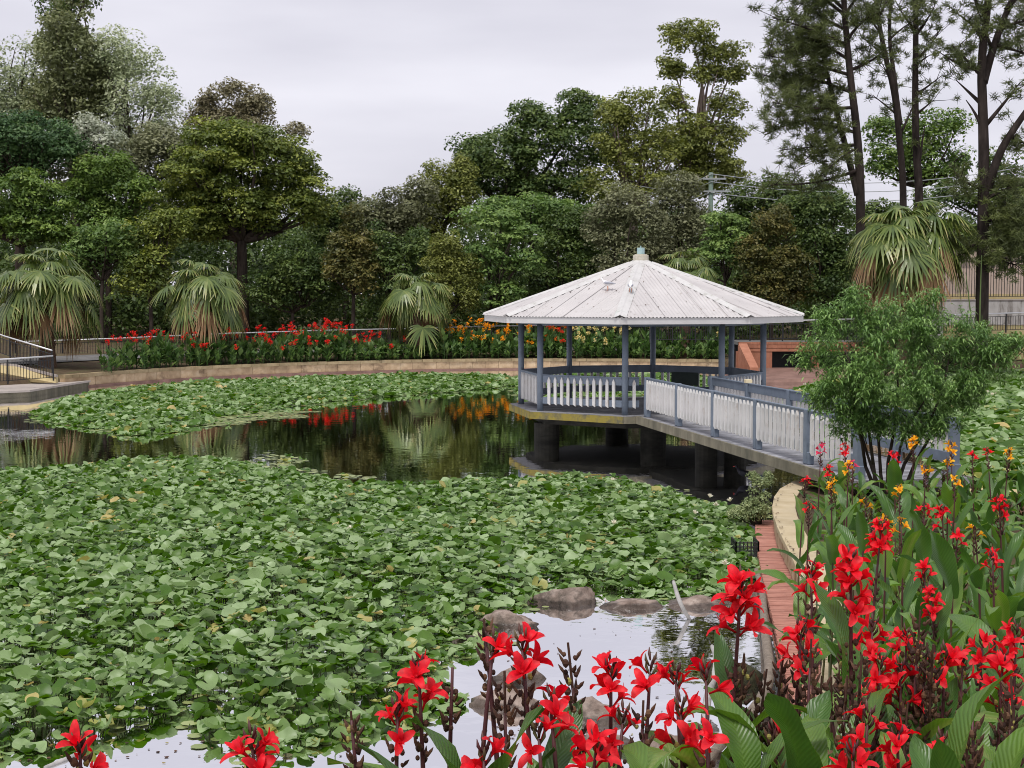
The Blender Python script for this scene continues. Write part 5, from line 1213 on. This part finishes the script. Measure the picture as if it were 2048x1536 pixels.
def canna(label, head, base, color, nfl, nleaf=6, seeds=1, lean=True, hs=1.0, group=None, leaftop=.28, lscale=1.0, cat='canna plant', buds=True, dry=0):
    """head: where the flowers end; base: foot of the plant"""
    head = Vector(head); base = Vector(base); root = thing('canna_plant', label, cat, base, 0, group)
    up = head-base; H = up.length; top = up
    bend = Vector((rnd.uniform(-.04, .04), rnd.uniform(-.04, .04), 0))
    P = lambda t: up*t+bend*math.sin(math.pi*t)
    mb = MB().tube([P(t*(1 if (nfl or seeds) else .62)) for t in (-.05, .25, .5, .75, .9, 1)], [.012, .0095, .0078, .0065, .005, .0035], 7)
    n = len(mb.v)
    mb.a = [.95 if i < n*.45 else .45 for i in range(n)]
    stem = put('stem', mb.mesh('stem', M['purple'], True), root)
    ax = (P(1)-P(.85)).normalized(); q0 = Vector((0, 0, 1)).rotation_difference(ax).to_matrix().to_4x4()
    ga = rnd.uniform(0, 6)
    for i in range(nfl):
        a = ga+i*2.4+rnd.uniform(-.3, .3); f = (i+.5)/max(nfl, 1); tl = rnd.uniform(.5, 1.15)*(1.15-.45*f)
        back = (1-f)*min(.24, .030*nfl+.02)*hs
        o = P(1)-ax*back; d = Vector((math.sin(tl)*math.cos(a), math.sin(tl)*math.sin(a), math.cos(tl)))
        ped = o+d*.05*hs
        rot = Vector((0, 0, 1)).rotation_difference(d).to_matrix().to_4x4()
        put('flower', FLW[color][rnd.randrange(8)], root, Matrix.Translation(ped) @ rot @ Matrix.Rotation(rnd.uniform(0, 6), 4, 'Z') @ Matrix.Scale(hs*rnd.uniform(.9, 1.15), 4))
    if nfl and buds: put('buds', BUDS[rnd.randrange(3)], root, Matrix.Translation(P(1)-ax*.01) @ q0 @ Matrix.Scale(hs, 4))
    for k in range(seeds):
        sm = SEED[rnd.randrange(4)] if nfl == 0 else (SEED[rnd.randrange(2)])
        z = P(1)-ax*((.20+.03*nfl if nfl else .02)+.03*k)*hs
        off = Vector((0, 0, 0)) if k == 0 else Vector((rnd.uniform(-.06, .06), rnd.uniform(-.06, .06), 0))
        if nfl == 0: z = P(1)-ax*rnd.uniform(.12, .2)
        if k: 
            put('side_stem', MB().tube([P(.6), P(.8)+off*.7, z+off], [.006, .005, .004], 5, a=.4).mesh('side_stem', M['purple']), root)
        put('seed_head', sm, root, Matrix.Translation(z+off) @ q0 @ Matrix.Rotation(rnd.uniform(0, 6), 4, 'Z'))
    a0 = rnd.uniform(0, 6)
    for i in range(nleaf):
        f = (i+.5)/nleaf; t = (.12+(1-leaftop/max(H, .5)-.12)*f); el = R(rnd.uniform(14, 46)+36*f)
        az = a0+i*2.3+rnd.uniform(-.4, .4); sz = lscale*(1.18-.3*f)*rnd.uniform(.85, 1.2)
        me = LEAF[rnd.randrange(18)] if rnd.random() > dry else DRYLEAF[rnd.randrange(3)]
        put('leaf' if me.name.startswith('leaf') else 'dry_leaf', me, root, Matrix.Translation(P(max(.04, t))) @ Matrix.Rotation(az, 4, 'Z') @ Matrix.Rotation(-el, 4, 'Y') @ Matrix.Rotation(rnd.uniform(-.25, .25), 4, 'X') @ Matrix.Scale(sz, 4))
    return root
def canna_at(label, px, py, y, color, nfl, foot=None, **k):
    k.setdefault('lscale', .78 if y < 5.5 else .95)
    k['hs'] = k.get('hs', 1.0)*.55; nfl = nfl-1 if (nfl > 4 and px < 1460) else nfl; k['seeds'] = (1 if rnd.random() < .4 else 0) if (px < 1460 and nfl) else k.get('seeds', 1); k['lscale'] = k.get('lscale', .72 if y < 5.5 else .9)
    h = at(px, py, y); f = foot if foot is not None else h.x+rnd.uniform(-.06, .06); fy = y+rnd.uniform(-.05, .08); gz = ground_z(f, fy)
    return canna(label, h, (f, fy, gz), color, nfl, **k)
hero = [
 # px, py (top of the flowers), y, colour, flowers, label, options
 (1482, 1178, 3.75, 'red', 13, 'tallest red canna head standing over the pool in front of the brick ledge', dict(hs=1.05, seeds=2)),
 (1702, 1135, 4.1, 'red', 11, 'big red canna head right of the buff coping with one leaf reaching over the ledge', dict(hs=1.08)),
 (1622, 1148, 4.7, 'red', 6, 'small red canna head leaning left above the buff coping', dict(nleaf=2)),
 (1602, 1268, 3.9, 'red', 7, 'red canna flowers just right of the brick ledge below the curling leaf', dict(seeds=1, nleaf=3)),
 (1762, 1060, 6.0, 'red', 12, 'tall narrow column of red canna flowers in the middle of the right bed', dict(hs=.95)),
 (1862, 1190, 6.6, 'red', 7, 'red canna head on a bare stalk in the middle right of the bed', dict(hs=.95)),
 (1745, 1265, 4.3, 'red', 5, 'red canna flowers below the big head right of the coping', dict()),
 (1812, 1280, 5.0, 'red', 5, 'flat topped red canna flowers above the thick brown seed heads', dict()),
 (1760, 1340, 3.9, 'red', 7, 'red canna cluster beside the thick brown seed heads, left part', dict()),
 (1800, 1352, 3.9, 'red', 6, 'red canna cluster beside the thick brown seed heads, right part', dict()),
 (1890, 1320, 4.2, 'red', 5, 'red canna head with a long purple bud between two right clusters', dict()),
 (1925, 1330, 4.5, 'red', 3, 'pair of red canna flowers over dark green leaves near the right edge', dict()),
 (2005, 1330, 4.0, 'red', 8, 'large red canna head at the right edge above purple stalks', dict()),
 (2032, 1270, 4.9, 'red', 6, 'red canna head cut by the right edge, upper one', dict()),
 (1965, 1290, 5.2, 'red', 4, 'red canna flowers left of the upper right edge head', dict()),
 (1735, 1450, 3.4, 'red', 3, 'three red canna flowers in a line over broad leaves at the bottom right', dict()),
 (1795, 1490, 3.5, 'red', 6, 'red canna head cut by the bottom edge, right of the flowers in a line', dict(leaftop=.2)),
 (1885, 1500, 3.7, 'red', 3, 'small red canna flower near the bottom right above a broad leaf', dict()),
 (1705, 1522, 3.3, 'red', 3, 'red canna head at the bottom edge below the flowers in a line', dict()),
 (838, 1348, 3.35, 'red', 7, 'leftmost full red canna head over the near lily bed', dict(nleaf=3)),
 (795, 1432, 3.3, 'red', 5, 'lower red canna head left of the tall seed head over the water', dict(nleaf=3)),
 (1045, 1300, 3.2, 'red', 5, 'pair of red canna flowers over the dark wet rock', dict(nleaf=3)),
 (985, 1305, 3.25, 'red', 1, 'single red canna flower beside a tall seed spike with yellow pods', dict(nleaf=3, seeds=1)),
 (1102, 1420, 3.2, 'red', 5, 'red canna head in front of the large front rock', dict(nleaf=3)),
 (1078, 1478, 3.1, 'red', 2, 'low red canna flowers at the bottom under the head before the front rock', dict(nleaf=4)),
 (1222, 1352, 3.4, 'red', 6, 'red canna head with four spreading flowers above the broad mottled rock', dict(nleaf=3)),
 (1300, 1345, 3.5, 'red', 3, 'two red canna flowers against the bright pool on a dark seed stalk', dict(nleaf=3)),
 (1245, 1448, 3.35, 'red', 3, 'red canna flower under the four spreading flowers', dict(nleaf=3)),
 (1362, 1430, 3.3, 'red', 7, 'dense red canna head left of the bleached branch at the bottom', dict(nleaf=4)),
 (1352, 1365, 3.45, 'red', 2, 'narrow red canna flower above the dense head', dict(nleaf=2)),
 (1412, 1362, 3.45, 'red', 2, 'red canna flower with spread petals crossing the bleached branch', dict(nleaf=2)),
 (1412, 1485, 3.15, 'red', 2, 'drooping red canna flower beside broad leaves at the foot of the branch', dict(nleaf=5)),
 (1192, 1500, 3.05, 'red', 5, 'red canna head at the bottom edge below the mottled rock', dict(nleaf=3)),
 (968, 1522, 2.95, 'red', 3, 'red canna head at the bottom edge between two green leaves', dict(nleaf=4)),
 (505, 1498, 2.95, 'red', 5, 'red canna head at the bottom edge left of the middle, over the water', dict(nleaf=0)),
 (160, 1506, 2.95, 'red', 3, 'red canna head at the bottom left corner', dict(nleaf=0)),
 (1548, 1480, 3.6, 'red', 1, 'canna with broad green leaves at the bottom beside the ledge, one flower', dict(nleaf=8)),
 (1998, 1005, 8.6, 'red', 6, 'red canna head near the right edge in the upper part of the bed', dict(hs=.95)),
 (1915, 1075, 8.2, 'red', 3, 'small red canna flower over the leaves right of the tall column', dict()),
 (1885, 1025, 8.6, 'red', 6, 'red canna head beside brown seed heads above the middle of the bed', dict(hs=.95)),
 (1848, 1020, 9.4, 'red', 3, 'small pale red canna flower left of the brown seed heads', dict()),
 (1985, 1120, 7.0, 'red', 4, 'red canna flowers at the right edge below the upper head', dict()),
 (1850, 1140, 7.4, 'red', 4, 'two red canna flowers left of the bare stalk head', dict()),
 (1690, 895, 13.6, 'red', 6, 'red canna head by the railing left of the bushy tree trunk', dict(hs=.98)),
 (1788, 912, 13.4, 'red', 8, 'red canna head right under the bushy tree trunk', dict(hs=.98)),
 (1642, 893, 14.5, 'pink', 5, 'deep pink canna head beside the light green sapling', dict(hs=.98)),
 (1705, 928, 13.2, 'pink', 4, 'deep pink canna flowers under the red head by the railing', dict(hs=.95)),
 (1612, 962, 13.0, 'red', 3, 'red canna flowers at the far end of the buff coping', dict(hs=.95)),
 (1655, 940, 13.6, 'red', 4, 'red canna flowers between the coping and the yellow flowers', dict(hs=.95)),
 (1618, 1014, 11.5, 'red', 3, 'red canna flower hanging over the buff coping', dict(hs=.95)),
 (1945, 912, 13.0, 'red', 3, 'red canna flowers against the lilies near the right edge', dict(hs=.95)),
 (1975, 905, 13.2, 'red', 3, 'red canna flower beside a yellow one near the right edge', dict(hs=.95)),
 (1826, 880, 13.4, 'gold', 6, 'yellow canna head highest against the white picket railing', dict(hs=.98)),
 (1902, 892, 13.6, 'gold', 5, 'yellow canna flowers in front of the end post of the footbridge', dict(hs=.98)),
 (1895, 925, 12.6, 'gold', 3, 'yellow canna flower below the end post', dict(hs=.95)),
 (1852, 940, 12.4, 'gold', 3, 'orange yellow canna flower in the middle of the upper bed', dict(hs=.95)),
 (1697, 932, 12.6, 'gold', 4, 'large yellow canna flower next to the pink one', dict(hs=.98)),
 (1664, 968, 12.0, 'gold', 3, 'yellow canna flower behind the buff coping, upper one', dict()),
 (1662, 985, 11.6, 'gold', 2, 'yellow canna flower behind the buff coping, lower one', dict()),
 (1798, 982, 10.6, 'gold', 3, 'orange canna flower over broad leaves in the middle of the bed', dict(hs=.98)),
 (1732, 1008, 10.4, 'gold', 2, 'small yellow canna flower left of the orange one', dict()),
 (1910, 962, 11.6, 'gold', 3, 'orange yellow canna flower near the brown curled leaves', dict()),
 (2018, 905, 13.0, 'gold', 4, 'yellow canna head at the right edge against the lilies', dict(hs=.95)),
 (1802, 1050, 9.0, 'gold', 3, 'yellow canna flower right of the tall red column', dict()),
 (1772, 1045, 9.4, 'gold', 3, 'yellow canna flowers behind the tall red column', dict()),
 (1950, 1062, 9.0, 'gold', 2, 'small yellow canna flower among brown seed heads on the right', dict()),
]
for px, py, y, col, nf, lab, opt in hero:
    canna_at(lab, px, py, y, col, nf, **opt)
seedlist = [(970, 1262, 3.3), (1010, 1425, 3.2), (1145, 1375, 3.35), (905, 1335, 3.4), (703, 1440, 3.3), (1285, 1455, 3.3), (1620, 1335, 3.8), (1832, 1330, 3.9), (1850, 1345, 3.9), (1835, 1310, 4.0), (1690, 1420, 3.6), (1690, 1330, 4.4), (2020, 1460, 3.6), (1945, 1440, 3.6), (1555, 1400, 3.9)]
for i, (px, py, y) in enumerate(seedlist):
    canna_at('canna stalk with brown seed pods and no open flowers at the water\'s edge' if px < 1500 else 'canna stalk with dense brown seed heads among the near red flowers', px, py, y, 'red', 0, seeds=1 if px < 1500 else 2, nleaf=2 if px < 1500 else 6, group='canna stalks gone to seed')
for px_, py_2, y_2, nl_, lab_ in ((1440, 1405, 3.3, 7, 'broad leaved canna without flowers at the bottom, right of the dense red head'), (1500, 1395, 3.5, 8, 'broad leaved canna without flowers at the bottom under the tallest red head'), (1560, 1385, 3.55, 8, 'tall leaved canna without flowers at the bottom beside the brick ledge'), (1625, 1410, 3.4, 8, 'broad leaved canna without flowers at the bottom right of the brick ledge'), (1680, 1390, 3.7, 7, 'leafy canna without flowers left of the three red flowers in a line'), (965, 1470, 3.0, 4, 'two leaved green canna shoot at the bottom left of the low red flowers'), (885, 1478, 3.05, 4, 'green canna shoot at the bottom right of the lower left red head'), (1330, 1475, 3.0, 5, 'low green canna leaves at the bottom left of the dense red head'), (1900, 1440, 3.2, 8, 'broad leaved canna without flowers near the bottom right corner'), (1980, 1450, 3.1, 8, 'broad leaved canna without flowers in the bottom right corner')):
    canna_at(lab_, px_, py_2+25, y_2, 'red', 0, nleaf=nl_, seeds=0, leaftop=.16, lscale=.82)
# leaves that make up the rest of the bed
MARKS = {0: 'the tallest red head by the pool', 1: 'the big red head right of the coping', 2: 'the small left leaning red head', 3: 'the red flowers nearest the brick ledge', 4: 'the tall red column of flowers', 5: 'the red head on a bare stalk', 7: 'the flat topped red flowers', 8: 'the red cluster by thick seed heads', 10: 'the red head with a purple bud', 12: 'the large red head at the right edge', 15: 'the three red flowers in a line',
 37: 'the upper right red head', 39: 'the red head beside seed heads', 41: 'the red flowers at the right edge', 43: 'the red head left of the shrub trunk', 44: 'the red head under the shrub trunk', 45: 'the deep pink head by the sapling', 49: 'the red flower over the coping', 52: 'the highest yellow head', 53: 'the yellow flowers before the post', 56: 'the large yellow flower', 59: 'the orange flower', 61: 'the orange flower by curled leaves', 62: 'the yellow right edge head', 63: 'the yellow flower beside the red column', 57: 'the yellow flowers behind the coping'}
MK = []
for k_, t_ in MARKS.items():
    if k_ < len(hero): h_ = at(*hero[k_][:3]); MK.append((Vector((h_.x, h_.y)), t_))
MK += [(Vector((5.3, 24.6)), 'the far end of the coping'), (Vector((5.98, 22.9)), 'the bushy tree trunk'), (Vector((7.6, 23.0)), 'the footbridge end post'), (Vector((4.9, 22.4)), 'the light green sapling'), (Vector((4.3, 19.4)), 'the middle of the coping'), (Vector((6.4, 18.6)), 'the middle of the upper bed'), (Vector((8.2, 22.2)), 'the lily bed on the right'), (Vector((6.9, 20.6)), 'the yellow flowers below the railing')]
def beside(x, y):
    v = Vector((x, y)); p, t = min(MK, key=lambda m: (m[0]-v).length); d = v-p; far_ = d.length > .75
    if abs(d.y) > abs(d.x)*1.3: r = ('some way behind' if far_ else 'just behind') if d.y > 0 else ('some way in front of' if far_ else 'just in front of')
    else: r = ('well right of' if far_ else 'just right of') if d.x > 0 else ('well left of' if far_ else 'just left of')
    return r+' '+t
for o_ in [o for o in bpy.data.objects if o.name.startswith('canna_plant') and o.get('group')]:
    if o_.location.x > 1.05: o_['label'] = 'brown seeded canna stalk '+beside(o_.location.x, o_.location.y)
nseed = 0
SEEDL = {970: 'canna seed spike with yellow pods beside the single red flower', 1010: 'brown canna seed spike in front of the low rock and the pool', 1145: 'slender seed spike standing alone against the bright pool', 905: 'brown seed spike right of the leftmost full red canna head', 703: 'leftmost brown canna seed spike over the water at the bottom', 765: 'brown canna seed spike left of the lower left red head', 1285: 'brown canna seed spike in front of the broad mottled rock', 1400: 'brown canna seed spike beside the bleached branch', 1110: 'brown canna seed spike above the red head before the front rock', 1215: 'brown canna seed spike among the four spreading red flowers'}
for (px_, py_2, y_2) in seedlist:
    if px_ in SEEDL:
        h_ = at(px_, py_2, y_2)
        o_ = min([o for o in bpy.data.objects if o.name.startswith('canna_plant') and o.get('group')], key=lambda o: abs(o.location.x-h_.x)+abs(o.location.y-y_2))
        o_['label'] = SEEDL[px_] if not any(o.get('label') == SEEDL[px_] for o in bpy.data.objects) else SEEDL[px_].replace('brown', 'second brown')
def cope_x(y):                              # inner edge of the coping at y
    p = sorted(((q[1], q[0]) for q in cope_out[2:]+cope_near[:2])); return float(np.interp(y, [a for a, _ in p], [b for _, b in p]))
placed = [(Vector((o.location.x, o.location.y))) for o in bpy.data.objects if o.name.startswith('canna_plant')]
cnt = 0; y = 3.3
tries = 0
while cnt < 158 and tries < 6000:
    tries += 1
    u = rnd.random(); y = 3.3+20.5*u**1.3
    xl = .185*y+.12 if y < 4.6 else (.205*y+.25 if y < 12 else cope_x(y)+.68)
    if y < 15: xl = max(xl, .205*y+.25) if y > 4.6 else xl
    xr = .372*y+.5
    if y > 21: xr = min(xr, 10)
    if xr <= xl: continue
    x = rnd.uniform(xl, xr); v = Vector((x, y)); md = .26 if y < 7 else .38
    if any((v-p).length < md for p in placed): continue
    placed.append(v); cnt += 1
    gz = ground_z(x, y); H = rnd.uniform(.72, 1.0) if y < 9 else (rnd.uniform(.62, .95) if y < 14 else rnd.uniform(.42, .75))
    brown = rnd.random() < (.45 if y < 9 else .62)
    canna(('brown seeded canna ' if brown else 'leafy green canna ')+beside(x, y), (x+rnd.uniform(-.1, .1), y+rnd.uniform(-.1, .1), gz+H), (x, y, gz), 'red', 0, nleaf=8 if y < 12 else 7,
          seeds=(2 if y < 9 else 3) if brown else 0, group='cannas gone to seed in the right bed' if brown else 'leafy cannas in the right bed', leaftop=.16 if brown else .02, lscale=.78 if y < 6 else (.9 if y < 9 else 1.0), dry=.06 if y < 9 else .16)
# one leaf over the ledge
lf = at(1690, 1236, 4.15)
byl = {}
for o_ in [o for o in bpy.data.objects if o.name.startswith('canna_plant')]: byl.setdefault(o_['label'], []).append(o_)
for l_, g_ in byl.items():
    if len(g_) == 2: w_ = ('nearer one', 'farther one')
    elif len(g_) == 3: w_ = ('nearest one', 'middle one', 'farthest one')
    elif len(g_) == 4: w_ = ('nearest one', 'second nearest', 'third nearest', 'farthest one')
    elif len(g_) == 5: w_ = ('nearest one', 'second nearest', 'third nearest', 'fourth nearest', 'farthest one')
    elif len(g_) in (6, 7, 8): w_ = ('nearest one', 'second nearest', 'third nearest', 'fourth nearest', 'fifth nearest', 'sixth nearest', 'seventh nearest', 'eighth nearest')
    else: continue
    for o_, t_ in zip(sorted(g_, key=lambda o: o.location.y), w_): o_['label'] = l_+', '+t_
# far bed
def far_proto(kind, seed):
    g = random.Random(seed); mb = MB(); H = g.uniform(1.15, 1.45) if kind != 'dry' else g.uniform(.7, 1.0)
    for s in range(5):
        bx, by = g.uniform(-.35, .35), g.uniform(-.3, .3)
        for i in range(7):
            a = g.uniform(0, 6.28); e = g.uniform(.25, 1.3); l = g.uniform(.38, .6)*(H/1.3); w = g.uniform(.07, .14); z = H*g.uniform(.05, .62); d = Vector((math.cos(a)*math.cos(e), math.sin(a)*math.cos(e), math.sin(e))); sd = Vector((-math.sin(a), math.cos(a), 0))*w; p = Vector((bx, by, z)); m = p+d*l*.5; q = p+d*l-Vector((0, 0, .1*math.cos(e)))
            mb.add([p, m-sd, q, m+sd, m-Vector((0, 0, .015))], [(0, 1, 4), (1, 2, 4), (2, 3, 4), (3, 0, 4)], g.random() if kind != 'dry' or g.random() < .5 else .9)
        mb.tube([(bx, by, 0), (bx*1.1, by, H*.95)], [.014, .008], 4, a=.3)
    return mb.mesh('foliage', M['g_fcanna'])
def far_head(seed, mat):
    g = random.Random(seed); mb = MB()
    for i in range(9):
        c = Vector((g.uniform(-.06, .06), g.uniform(-.06, .06), g.uniform(-.09, .1))); v = g.random()
        for k in range(4):
            a = g.uniform(0, 6.28); e = g.uniform(-.4, 1.1); d = Vector((math.cos(a)*math.cos(e), math.sin(a)*math.cos(e), math.sin(e)))*g.uniform(.06, .1); s = d.cross(Vector((0, 0, 1))).normalized()*.028
            mb.add([c, c+d*.6-s, c+d, c+d*.6+s], [(0, 1, 2, 3)], v)
    return mb.mesh('flower_head', M[mat])
FPR = [far_proto('lush', i) for i in range(6)]; FPD = [far_proto('dry', 50+i) for i in range(4)]
FH = {k: [far_head(70+i, m) for i in range(4)] for k, m in (('red', 'redlow'), ('gold', 'gold'), ('orange', 'mixo'), ('cream', 'cream'))}
FNAME = {'red': 'red flowered canna', 'gold': 'golden flowered canna', 'orange': 'orange flowered canna', 'cream': 'cream flowered canna', None: 'leafy canna without flowers', 'dry': 'low dry canna'}
FMARK = [(190, 'left end of the far bed'), (408, 'second palm'), (490, 'dome tree trunk'), (590, 'dark low tree'), (707, 'golden conical tree'), (833, 'middle palm'), (970, 'left roof corner'), (1033, 'leftmost post'), (1073, 'front left post'), (1133, 'back left post'), (1247, 'front post'), (1303, 'back post'), (1445, 'right posts')]
wl = [Vector(p) for p in far[2:]]
def wall_y(x): return float(np.interp(x, [p.x for p in wl], [p.y for p in wl]))
def mesh_data(me):
    V = np.empty(len(me.vertices)*3, np.float32); me.vertices.foreach_get('co', V); A = np.empty(len(me.vertices), np.float32); me.attributes['v'].data.foreach_get('value', A)
    return V.reshape(-1, 3), [tuple(p.vertices) for p in me.polygons], A
MDC = {}
mass = dict(v=[], f=[], a=[], m=[]); mslots = ['g_fcanna', 'redlow', 'gold', 'mixo', 'cream']; HM = {'red': 1, 'gold': 2, 'orange': 3, 'cream': 4}; nmass = 0
def to_mass(me, mat4, slot):
    global nmass
    if me.name not in MDC: MDC[me.name] = mesh_data(me)
    V, F, A = MDC[me.name]; m = np.array(mat4); W = V @ m[:3, :3].T+m[:3, 3]
    mass['v'].append(W); mass['f'] += [tuple(q+nmass for q in f) for f in F]; mass['a'].append(A); mass['m'] += [slot]*len(F); nmass += len(V)
rows = [(.55, .62, 'front row'), (1.25, .66, 'second row'), (2.0, .7, 'third row'), (2.8, .75, 'back row')]
nfar = 0; used_l = set()
for off, step, rname in rows:
    x = -20.9
    while x < 11.6:
        x += step*rnd.uniform(.75, 1.25); y = wall_y(x)+off+rnd.uniform(-.25, .25); px = 1024+x/y*FPX
        if px < 185+off*18: continue
        if px < 760: kind = 'red' if rnd.random() < .8 else None
        elif px < 880: kind = rnd.choice(['red', 'dry', 'dry', None])
        elif px < 1065: kind = 'gold' if rnd.random() < .8 else None
        elif px < 1150: kind = 'orange' if rnd.random() < .7 else 'red'
        elif px < 1262: kind = 'cream' if rnd.random() < .85 else None
        else: kind = rnd.choice(['cream', 'dry', 'dry', None, None])
        if off < 1 and rnd.random() < .45 and kind != 'dry': kind = None
        low = kind == 'dry' or (px > 700 and px < 880)
        me = FPD[rnd.randrange(4)] if low else FPR[rnd.randrange(6)]
        s = rnd.uniform(.85, 1.1)*(.8 if off < 1 else 1.14)*(1.12 if 420 > px > 260 or px > 560 else 1)
        B = Vector((x, y, ground_z(x, y))); parts = [('foliage', me, xf((0, 0, 0), rnd.uniform(0, 6), s), 0)]
        if kind in FH:
            Ht = max(v.co.z for v in me.vertices)*s
            for k in range(rnd.choice((2, 2, 3, 4)) if kind != 'cream' else rnd.choice((2, 3, 3)) if px < 1262 else 1):
                parts.append(('flower_head', FH[kind][rnd.randrange(4)], xf((rnd.uniform(-.4, .4), rnd.uniform(-.3, .3), Ht*rnd.uniform(.92, 1.16)), rnd.uniform(0, 6), rnd.uniform(.95, 1.5)), HM[kind]))
        mp, mt = min(FMARK, key=lambda q: abs(q[0]-px)); dpx = px-mp
        lab = FNAME[kind]+', '+rname+' of the far bed, '+(('just ' if abs(dpx) < 28 else 'farther ')+('left of the ' if dpx < 0 else 'right of the '))+mt if mp != 190 else FNAME[kind]+', '+rname+' of the far bed, at its left end'
        if nfar < 62 and kind in FH and lab not in used_l and off > 1:
            used_l.add(lab); nfar += 1
            root = thing('canna_plant', lab, 'canna plant', B, 0, 'cannas in the far bed')
            for nm, m_, x4, sl_ in parts: put(nm, m_, root, x4)
        else:
            for nm, m_, x4, sl_ in parts: to_mass(m_, Matrix.Translation(B) @ x4, sl_)
me = bpy.data.meshes.new('canna_bed'); me.from_pydata(np.concatenate(mass['v']).tolist(), [], mass['f'])
me.attributes.new('v', 'FLOAT', 'POINT').data.foreach_set('value', np.concatenate(mass['a']))
for k in mslots: me.materials.append(M[k])
me.polygons.foreach_set('material_index', mass['m']); me.update()
put('canna_bed', me)['kind'] = 'stuff'

# ------------------------------------------------------------------ birds
def bird(name, label, cat, loc, rz, parts, legcol, legs=True, s=1.0):
    root = thing(name, label, cat, loc, rz)
    for nm, rings, mat in parts:
        mb = MB(); vs = []; n = 10
        for (x, y, z, ry, rz_) in rings:
            for k in range(n): a = 2*math.pi*k/n; vs.append((x*s, (y+ry*math.cos(a))*s, (z+rz_*math.sin(a))*s))
        m = len(rings); fs = [(i*n+k, (i+1)*n+k, (i+1)*n+(k+1) % n, i*n+(k+1) % n) for i in range(m-1) for k in range(n)]+[tuple(range(n)), tuple(range((m-1)*n+n-1, (m-1)*n-1, -1))]
        mb.add(vs, fs); put(nm, mb.mesh(nm, mat, True), root)
    if legs:
        for sd in (-1, 1):
            mb = MB().tube([(.0, .03*s*sd, .13*s), (-.01*s, .03*s*sd, .06*s), (.0, .03*s*sd, .0)], [.009*s, .007*s, .006*s], 6)
            mb.add([(0, .03*s*sd, .004), (.06*s, (.03*sd+.025)*s, .002), (.065*s, .03*s*sd, .002), (.06*s, (.03*sd-.025)*s, .002)], [(0, 1, 2, 3)])
            put('leg', mb.mesh('leg', legcol), root)
    return root
body = [(-.22, 0, .17, .006, .004), (-.16, 0, .18, .03, .018), (-.06, 0, .19, .06, .055), (.04, 0, .21, .068, .068), (.11, 0, .235, .052, .056), (.145, 0, .275, .034, .038), (.16, 0, .315, .034, .036), (.185, 0, .33, .030, .031), (.21, 0, .328, .016, .015), (.22, 0, .326, .008, .008)]
wing = lambda sd: [(-.25, .02*sd, .19, .004, .003), (-.15, .045*sd, .205, .012, .02), (-.04, .066*sd, .215, .014, .04), (.05, .066*sd, .22, .010, .035), (.08, .055*sd, .22, .004, .01)]
bill = [(.215, 0, .326, .010, .009), (.24, 0, .324, .007, .006), (.262, 0, .316, .002, .002)]
def roof_at(px, py):
    best = None
    for d in np.linspace(38.5, 43, 400):
        p = at(px, py, d); v = Vector((p.x-gx, p.y-gy)); h = -1e9
        m = max(v.dot((gp(ANG[k], 1)-g0+gp(ANG[(k+1) % 8], 1)-g0).normalized()) for k in range(8)); z = ZA-(ZA-ZE)*m/(RR*math.cos(R(22.5)))+.03
        if p.z <= z: return Vector((p.x, p.y, z))
    return p
for (px, py, rz, lab) in ((1215, 581, 2.7, 'white gull with grey wings facing left on the gazebo roof'), (1261, 586, 1.45, 'white gull facing away on the ridge of the gazebo roof')):
    p = roof_at(px, py)
    bird('gull', lab, 'gull', p+Vector((0, 0, .0)), rz, [('body', body, M['gullw']), ('wing', wing(1), M['gullg']), ('wing', wing(-1), M['gullg']), ('bill', bill, M['orange'])], M['orange'], s=1.0)
hp = onz(1488, 962, 0)
bird('moorhen', 'black waterbird swimming in the shade under the bank end of the footbridge', 'waterbird', (hp.x, hp.y, -.06), 2.4, [('body', body, M['hen']), ('wing', wing(1), M['hen']), ('wing', wing(-1), M['hen']), ('bill', bill, M['redbill'])], None, legs=False, s=1.15)

# fallen leaves on the coping
ll_ = MB()
for i in range(150):
    k = rnd.randrange(len(cline)-3); t = rnd.random(); p = Vector(cline[k])*(1-t)+Vector(cline[k+1])*t; c = Vector((CEN.x, CEN.y)); o = (p-c).normalized()*rnd.uniform(.05, .40); s = rnd.uniform(.008, .02); a = rnd.uniform(0, 6)
    z = .535+rnd.uniform(0, .004)
    ll_.add([(p.x+o.x+s*math.cos(a+j), p.y+o.y+s*math.sin(a+j)*1.6, z+rnd.uniform(0, .008)) for j in (0, 1.4, 3.1, 4.6)], [(0, 1, 2, 3)], rnd.random())
ll_.build('leaf_litter', M['seed'])['kind'] = 'stuff'
db = MB()
for i in range(150):
    q = onz(rnd.uniform(960, 1540), rnd.uniform(1215, 1500), .004) if i % 3 else onz(rnd.uniform(0, 800), rnd.uniform(1480, 1534), .004)
    r = rnd.uniform(.008, .03); a = rnd.uniform(0, 6)
    db.add([(q.x+r*math.cos(a+j)*rnd.uniform(.5, 1), q.y+r*math.sin(a+j)*rnd.uniform(.5, 1), .004+rnd.uniform(0, .006)) for j in (0, 1.2, 2.6, 3.9, 5.2)], [(0, 1, 2, 3, 4)], rnd.random())
db.build('floating_debris', M['seed'])['kind'] = 'stuff'
